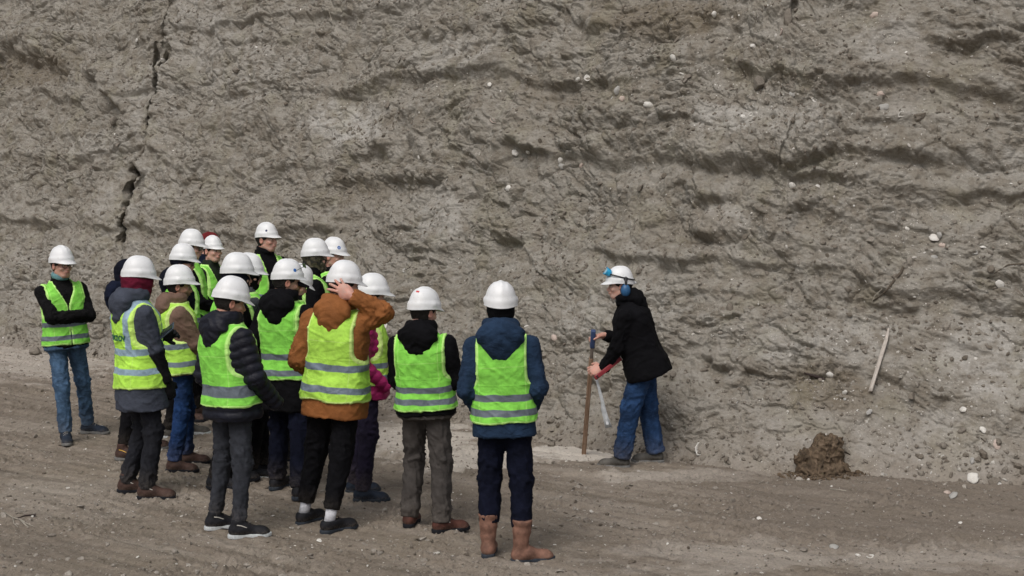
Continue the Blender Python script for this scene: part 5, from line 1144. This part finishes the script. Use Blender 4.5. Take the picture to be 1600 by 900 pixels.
# lettering on the back of the bright vest
bpy.context.view_layer.update()
vo, VV_, FF_ = P3.vest; bt = BVHTree.FromPolygons(VV_.tolist(), FF_.tolist())
def letter(txt, x0, z0, size, col, nm='lettering'):
    cu = bpy.data.curves.new(nm, 'FONT'); cu.body = txt; cu.size = size; cu.resolution_u = 6; cu.offset = .0022; to = bpy.data.objects.new(nm, cu); COL.objects.link(to); bpy.context.view_layer.update()
    m = bpy.data.meshes.new_from_object(to.evaluated_get(bpy.context.evaluated_depsgraph_get())); bpy.data.objects.remove(to); import bmesh
    bm = bmesh.new(); bm.from_mesh(m); bmesh.ops.subdivide_edges(bm, edges=bm.edges[:], cuts=2, use_grid_fill=True); bmesh.ops.triangulate(bm, faces=bm.faces[:])
    w = max(v.co.x for v in bm.verts)
    for v in bm.verts:
        s_ = P3.t2l((x0 + v.co.x, -.35, z0 + v.co.y)); dr = Vector(P3.TR @ np.array([0, 1., 0])); hp, hn, _, _ = bt.ray_cast(Vector(s_), dr)
        v.co = (hp - dr * .003) if hp else Vector(s_) + dr * .2
    bm.to_mesh(m); bm.free(); o = obj(nm, m, col, vo); return w
letter('Teknov', -.155, .255, .088, plain('dark_green_ink', (.01, .12, .075), .6))

# ---------------------------------------------------------------- shells and stones one can tell apart, each laid where the photograph has it
SHELLM = [plain('shell_white', (.64, .62, .58), .55, bump=.4, sc=90), plain('shell_grey', (.36, .35, .33), .6, bump=.4, sc=90), plain('shell_pinkish', (.48, .39, .34), .6, bump=.4, sc=90)]
def shell_mesh(rs, cup=.35, rib=True, hollow=True):
    n, m = 28, 7; V, F = [], []; asp = rs.uniform(.5, .9); nk = rs.uniform(0, 6.28); nd = rs.uniform(.0, .45); ph = rs.uniform(0, 6)
    for j in range(m + 1):
        r = j / m
        for i in range(n):
            t = 2 * math.pi * i / n; e = 1 + .10 * math.sin(2 * t + ph) + .06 * math.sin(5 * t + ph * 2) + .035 * rs.randn() * (j >= m - 1) - nd * math.exp(-(math.remainder(t - nk, 2 * math.pi) / .5) ** 2) * r; 
            V.append((r * e * math.cos(t), r * e * asp * math.sin(t), cup * (1 - r * r) + .02 * math.sin(r * 24 + ph) + .015 * rs.randn()))
    F = [[j * n + i, j * n + (i + 1) % n, (j + 1) * n + (i + 1) % n, (j + 1) * n + i] for j in range(m) for i in range(n)]
    me = bpy.data.meshes.new('shell'); me.from_pydata(V, [], F); me.polygons.foreach_set('use_smooth', [True] * len(F)); me.update(); return me
rs = np.random.RandomState(3)
shells = [  # px, py, half size in photo pixels, tone, label
    (1092, 702, 13, 0, 'ring shaped white shell at the foot of the face, right of the leader'), (1521, 748, 11, 0, 'large white shell lying lowest among the shells at the right foot of the face'), (1536, 672, 7, 0, 'white shell halfway down the shell trail near the right edge'),
    (1505, 640, 7, 0, 'tilted white shell at the top of the shell trail near the right edge'), (1558, 695, 8, 2, 'rounded brownish shell set in the grey clay right of the shell trail'), (1562, 444, 8, 0, 'white shell stuck in the face close to the right edge, above the pale slab'),
    (1459, 373, 10, 0, 'large pale shell at the top left of the cluster above the leaning slat'), (1468, 367, 7, 1, 'small grey shell overlapping the big one of the cluster above the leaning slat'), (1473, 384, 6, 2, 'pinkish shell just below the large shell of the upper right cluster'),
    (1522, 394, 7, 1, 'round greyish disc shell right of the upper right cluster'), (1536, 387, 6, 0, 'open curled shell rightmost of the upper right cluster'), (1459, 402, 6, 1, 'bluish grey shell lowest of the upper right cluster'), (1296, 585, 7, 0, 'pale oval shell beside the dark hollow left of the leaning slat'),
    (1238, 290, 7, 0, 'chunky white shell on the ledge right of centre'), (1278, 291, 5, 0, 'small white shell on the ledge just right of the chunky one'), (878, 260, 7, 1, 'round pale shell on the long ledge above the leader, lower of two'), (876, 250, 6, 0, 'narrow pale shell just above the round one on the long ledge'),
    (909, 258, 6, 2, 'pinkish shell right of the round pale pair on the long ledge'), (805, 239, 7, 0, 'bright slender white shell on the long ledge, left one of a pair'), (825, 238, 4, 0, 'small bright shell on the long ledge, right one of a pair'), (655, 246, 5, 0, 'lone white shell at the left end of the long ledge'),
    (795, 294, 6, 0, 'fan shaped white shell below the long ledge'), (917, 122, 6, 0, 'bright slanted shell high in the middle of the face'), (903, 124, 5, 0, 'curled white shell left of the bright slanted one, high in the middle'), (964, 142, 8, 1, 'large pale shell uppermost of the cluster high right of centre'), (958, 153, 6, 1, 'grey shell lower left in the cluster high right of centre'),
    (972, 154, 5, 2, 'yellowish shell lower right in the cluster high right of centre'), (1013, 164, 8, 0, 'white knobbly shell right of the high cluster'), (1052, 90, 6, 0, 'ring like white shell near the top, right of the middle'), (1178, 72, 7, 0, 'bright oval shell near the top right, lying on grey clay'), (1116, 22, 6, 0, 'white shell near the upper edge, right of the root tangle'),
    (1218, 51, 8, 2, 'long pinkish shell under the hanging grey flake near the top'), (1366, 24, 7, 2, 'pinkish white shell at the upper edge, right part'), (1453, 115, 6, 0, 'bright white shell alone in the upper right grey clay'), (1501, 110, 4, 0, 'small white shell right of the bright one in the upper right clay'), (1237, 148, 6, 1, 'dull bluish shell above the cracked grey slab'),
    (1272, 155, 5, 0, 'small white shell above the right end of the cracked grey slab'), (1376, 147, 6, 2, 'pinkish shell under the upper right ridge'), (1381, 167, 8, 1, 'flat elongated shell beneath the pinkish one at upper right'), (1409, 179, 7, 0, 'pale oval shell right of the flat elongated one'), (1161, 182, 4, 0, 'small pale shell left one of two on the cracked grey slab'),
    (1173, 178, 4, 0, 'small pale shell right one of two on the cracked grey slab'), (254, 94, 6, 0, 'white shell wedged beside the long crack at upper left'), (214, 63, 4, 0, 'small bright shell left of the long crack at upper left'), (770, 188, 6, 2, 'pinkish oval shell above the middle of the long ledge'), (765, 132, 4, 0, 'tiny bright shell below the smooth grey patch at top centre'),
    (822, 511, 6, 0, 'upright pale shell right of the blue hoodie'), (866, 528, 6, 2, 'pale brown shell between the blue hoodie and the leader'), (602, 510, 6, 0, 'white shell seen between the rust jacket and the black hood'), (1229, 645, 5, 0, 'white curled shell right of the leader, low on the face'), (1148, 626, 7, 1, 'grey flat shell right of the leader knees, low on the face'),
    (1189, 624, 4, 0, 'small bright shell right of the flat grey one, low on the face'), (1320, 613, 5, 0, 'jagged white shell just above the bluish one, under the leaning slat'), (1320, 624, 5, 1, 'bluish white shell just under the jagged one, below the leaning slat'), (1358, 644, 6, 1, 'grey oval shell below the foot of the leaning slat'), (1407, 668, 6, 1, 'rounded grey shell low on the face, right of the earth clump'),
    (1558, 756, 8, 0, 'flat pale shell on the floor by the right edge'), (1480, 770, 7, 2, 'pinkish shell left one of the small pile on the floor at lower right'), (1490, 776, 9, 1, 'largest grey shell of the small pile on the floor at lower right'), (1500, 818, 5, 0, 'round white shell alone on the floor at lower right'), (1303, 855, 8, 1, 'round grey stone like shell on the lower right floor'),
    (1360, 869, 7, 0, 'flat pale shell right of the round grey one on the floor'), (1341, 867, 5, 0, 'small pale shell between the round grey one and the flat one'), (1187, 812, 8, 0, 'thin white shell sliver on the floor below the earth clump'), (1519, 720, 6, 1, 'grey shell right above the large white one at the foot'), (698, 282, 4, 0, 'tiny white shell on the face above the two nearest helmets'),
    (497, 188, 4, 1, 'small shell beside the pale cracked patch left of centre'), (632, 422, 5, 1, 'dull shell in the face left above the red marked helmet'), (1418, 357, 4, 0, 'small white shell left of the upper right cluster')]
for px_, py_, r_, tone, lab in shells:
    p, n = hit(px_, py_); dist = (p - cam.location).length; s_ = r_ * dist / FPX * .86; n = (n + Vector((rs.randn() * .25, -.35 + rs.randn() * .25, .15))).normalized()
    M = Matrix.Translation(p + n * s_ * (.04 if r_ < 9 else .22)) @ basis(n, Vector((rs.randn(), rs.randn(), rs.randn()))) @ Matrix.Diagonal((s_, s_, s_ * (1 if rs.rand() > .3 else -1), 1))
    o = obj('shell', shell_mesh(rs, rs.uniform(.2, .5)), SHELLM[tone], None, lab, 'shell', 'fossil shells in the quarry'); o.matrix_world = M
    mo = o.modifiers.new('t', 'SOLIDIFY'); mo.thickness = .16; mo.offset = -1

def rock(name, px_, py_, r, lab, mat, flat=.7, seed=1, cat='rock', rough=.28, **k):
    rs_ = np.random.RandomState(seed); V, F = ico(4); a = r * (np.array(k.get('asp', (1, 1, flat))))
    pl = rs_.randn(14, 3); pl /= np.linalg.norm(pl, axis=1)[:, None]; d = rs_.uniform(.6, .95, 14)
    for nn, dd in zip(pl, d): e = V @ nn - dd; V = V - np.maximum(e, 0)[:, None] * nn * .92
    V = V * (1 + rough * .35 * noise3(V * 2.2 + seed, 9) + .06 * noise3(V * 7, 10))[:, None] * a
    p, n = hit(px_, py_); me = mesh_np(name, V, F, True, {'tint': np.full(len(V), .5)}); o = obj(name, me, mat, None, lab, cat, k.get('group')); o.location = p + Vector((0, 0, a[2] * .35)); o.rotation_euler = (0, 0, rs_.uniform(0, 6)); return o
rock('rock', 56, 553, .095, 'squat grey rock on the ground beside the man with crossed arms', m_clod, .8, 11)
rock('rock', 642, 661, .055, 'flat grey rock behind the taupe trousers', m_clod, .7, 12)
rock('rock', 862, 697, .038, 'small angular rock on the pale ledge between the group and the stake', m_clod, 1.0, 13)
rock('rock', 652, 690, .05, 'low rock lump between the magenta jacket and the taupe trousers', m_clod, .5, 14)
rock('rock', 1300, 741, .035, 'pale stone lying in front of the dark earth clump', SHELLM[1], .9, 15)
rock('rock', 990, 690, .030, 'small stone just behind the feet of the leader', m_clod, .8, 16)
rock('rock', 1225, 853, .025, 'little stone on the floor at lower right', m_peb, .7, 17)
rock('rock', 1255, 860, .030, 'flat stone beside the round grey shell', m_peb, .5, 18)
rock('rock', 30, 880, .022, 'small stone near the lower left corner', m_peb, .6, 19)
rock('rock', 860, 660, .04, 'clay lump at the foot of the face between blue hoodie and leader', m_clod, .7, 20)
# hanging grey flake near the top, and the flake by the ledge
rock('clay_block', 1232, 34, .085, 'grey clay block jutting out near the top of the face', m_clod, 1, 21, 'clay block', asp=(.55, .5, 1.3))
rock('clay_block', 1185, 136, .10, 'angular clay block above the cracked grey slab', m_clod, 1, 22, 'clay block', asp=(1, .6, .8))
rock('clay_block', 178, 192, .09, 'clay block standing out left of the long crack', m_clod, 1, 23, 'clay block', asp=(1, .6, .8))
rock('clay_block', 370, 112, .09, 'dark lens shaped block under a crack at upper left', m_clod, 1, 24, 'clay block', asp=(1.2, .5, .5))
rock('clay_block', 590, 440, .08, 'clay lump standing out behind the red marked helmet', m_clod, 1, 25, 'clay block', asp=(.9, .6, 1))

# leaning pale slat against the face
pb, nb = hit(1361, 604); pt = Vector(at_depth(1390, 510, hit(1390, 510)[0].y - .05)); ax = pt - pb
me = box_mesh('wooden_lath', (-.021, -.009, -.04), (.021, .009, ax.length), .003)
for v in me.vertices:
    if v.co.z > ax.length * .8: v.co.z += (v.co.x - .021) * 3.4
sl_ = obj('wooden_lath', me, PALEWOOD, None, 'pale wooden slat with a pointed top leaning against the quarry face', 'slat'); sl_.matrix_world = Matrix.Translation(pb + Vector((-.01, -.055, 0))) @ basis(ax, Vector((-.1, 1, 0)))

# dark brown clump of earth at the foot of the face
EARTH = NT('dark_earth'); c_ = EARTH.coord(); n_ = EARTH.noise(EARTH.mapping(c_, (1, 1, .35)), 22, 6, .65, .5); n2_ = EARTH.noise(c_, 55, 5, .7)
e_ = EARTH.ramp(n_, [(.35, (.050, .035, .022)), (.5, (.105, .073, .046)), (.66, (.170, .122, .082))]); e_ = EARTH.mix(EARTH.math('MULTIPLY', EARTH.mr(n2_, .55, .7), .35), e_, (.11, .12, .05)); EARTH = EARTH.done(e_, .95, EARTH.bump(n_, .8, .02))
gb = on_ground(1285, 741); gb[2] = gz(gb[0], gb[1])
def clump(P):
    q = P + .020 * np.stack([noise3(P * 11, 1), noise3(P * 11, 2), noise3(P * 11, 3)], -1) + .012 * np.stack([noise3(P * 34, 11), noise3(P * 34, 12), noise3(P * 34, 13)], -1)
    f = sus([ell(q, (.03, .02, .14), (.125, .09, .155)), ell(q, (.095, .03, .235), (.060, .055, .060)), ell(q, (-.125, 0, .11), (.080, .06, .075)), ell(q, (.01, 0, .03), (.20, .12, .06)), ell(q, (.0, -.05, .01), (.13, .09, .045))], .03)
    rid = .026 * (1 - 2 * np.abs(noise3(q * np.array([24, 16, 5]), 4))); return f - rid - .012 * noise3(P * 40, 5) - .004 * noise3(P * 80, 6)
V, F = nets(clump, (-.26, -.2, -.05), (.26, .2, .38), .0085); cl = obj('earth_clump', mesh_np('earth_clump', V, F), EARTH, None, 'dark brown ribbed clump of earth at the foot of the face, right of the leader', 'earth clump'); cl.location = gb
n = 420; a = rs.rand(n) * 6.28; r = .06 + .26 * rs.rand(n) ** .8; P = np.stack([gb[0] + r * np.cos(a) * 1.2, gb[1] - .05 + r * np.sin(a) * .6 - .02, np.zeros(n)], -1); P[:, 2] = [gz(x, y) for x, y in P[:, :2]]
scatter('earth_crumbs', P, np.tile([0, 0, 1.], (n, 1)), .006 + .016 * rs.rand(n) ** 2.5, EARTH, 'dark crumbs fallen round the earth clump', flat=.8, rough=.2, seed=9)
# weathered fibrous stump above, twigs and roots
BARK = plain('old_root', (.085, .068, .050), .9, bump=.6); PALER = plain('pale_root', (.36, .33, .28), .85); DARKR = plain('dark_root', (.030, .018, .015), .8)
def lay(pts, r, mat, name, lab, cat, lift=.008, par=None):
    P = []
    for x, y in pts: p, n = hit(x, y); P.append(p + n * lift)
    return tube(name, P, r, mat, par, 6, label=lab, cat=cat)
lay([(1364, 470), (1376, 462), (1388, 450), (1398, 438), (1408, 426), (1412, 416)], [.006, .008, .011, .014, .014, .008], BARK, 'root', 'thick dark root lying slantwise on the face above the leaning slat', 'root', .006)
lay([(1362, 470), (1368, 460), (1382, 446)], [.004, .003, .002], PALER, 'root', 'thin pale root curling along the thick dark root', 'root', .02)
lay([(1256, 582), (1268, 586), (1282, 589), (1290, 594)], [.006, .014, .016, .008], DARKR, 'root', 'short dark root pointing at the pale oval shell', 'root', .005)
lay([(28, 812), (40, 808), (56, 807)], [.004, .006, .008], DARKR, 'twig', 'dark curved twig on the ground at lower left', 'twig', .012)
t_ = lay([(6, 802), (20, 811), (34, 815), (40, 822), (45, 826)], [.002, .003, .003, .003, .002], PALER, 'grass_tuft', 'dry pale grass stalks under the dark twig at lower left', 'dry grass', .012)
for q_ in ([(20, 811), (22, 820), (28, 826)], [(32, 814), (42, 820), (54, 825)], [(30, 813), (38, 822), (44, 827)]): lay(q_, [.003, .003, .002], PALER, 'stalk', None, None, .012, t_)
lay([(1062, 20), (1050, 30), (1044, 42), (1046, 60)], [.004, .005, .004, .002], BARK, 'root', 'thin brown root tangle hanging near the upper edge', 'root', .02)
lay([(515, 18), (522, 40), (530, 58), (536, 62)], [.003, .003, .003, .002], PALER, 'root', 'hair thin pale root hanging near the upper edge, left of centre', 'root', .015)
lay([(1297, 765), (1310, 766), (1322, 768)], [.003, .004, .003], PALER, 'twig', 'thin pale twig on the floor below the earth clump', 'twig', .006)
lay([(1540, 436), (1560, 424), (1575, 415), (1600, 412)], [.003, .005, .007, .008], BARK, 'root', 'grey root running out of the picture at the right edge', 'root', .01)
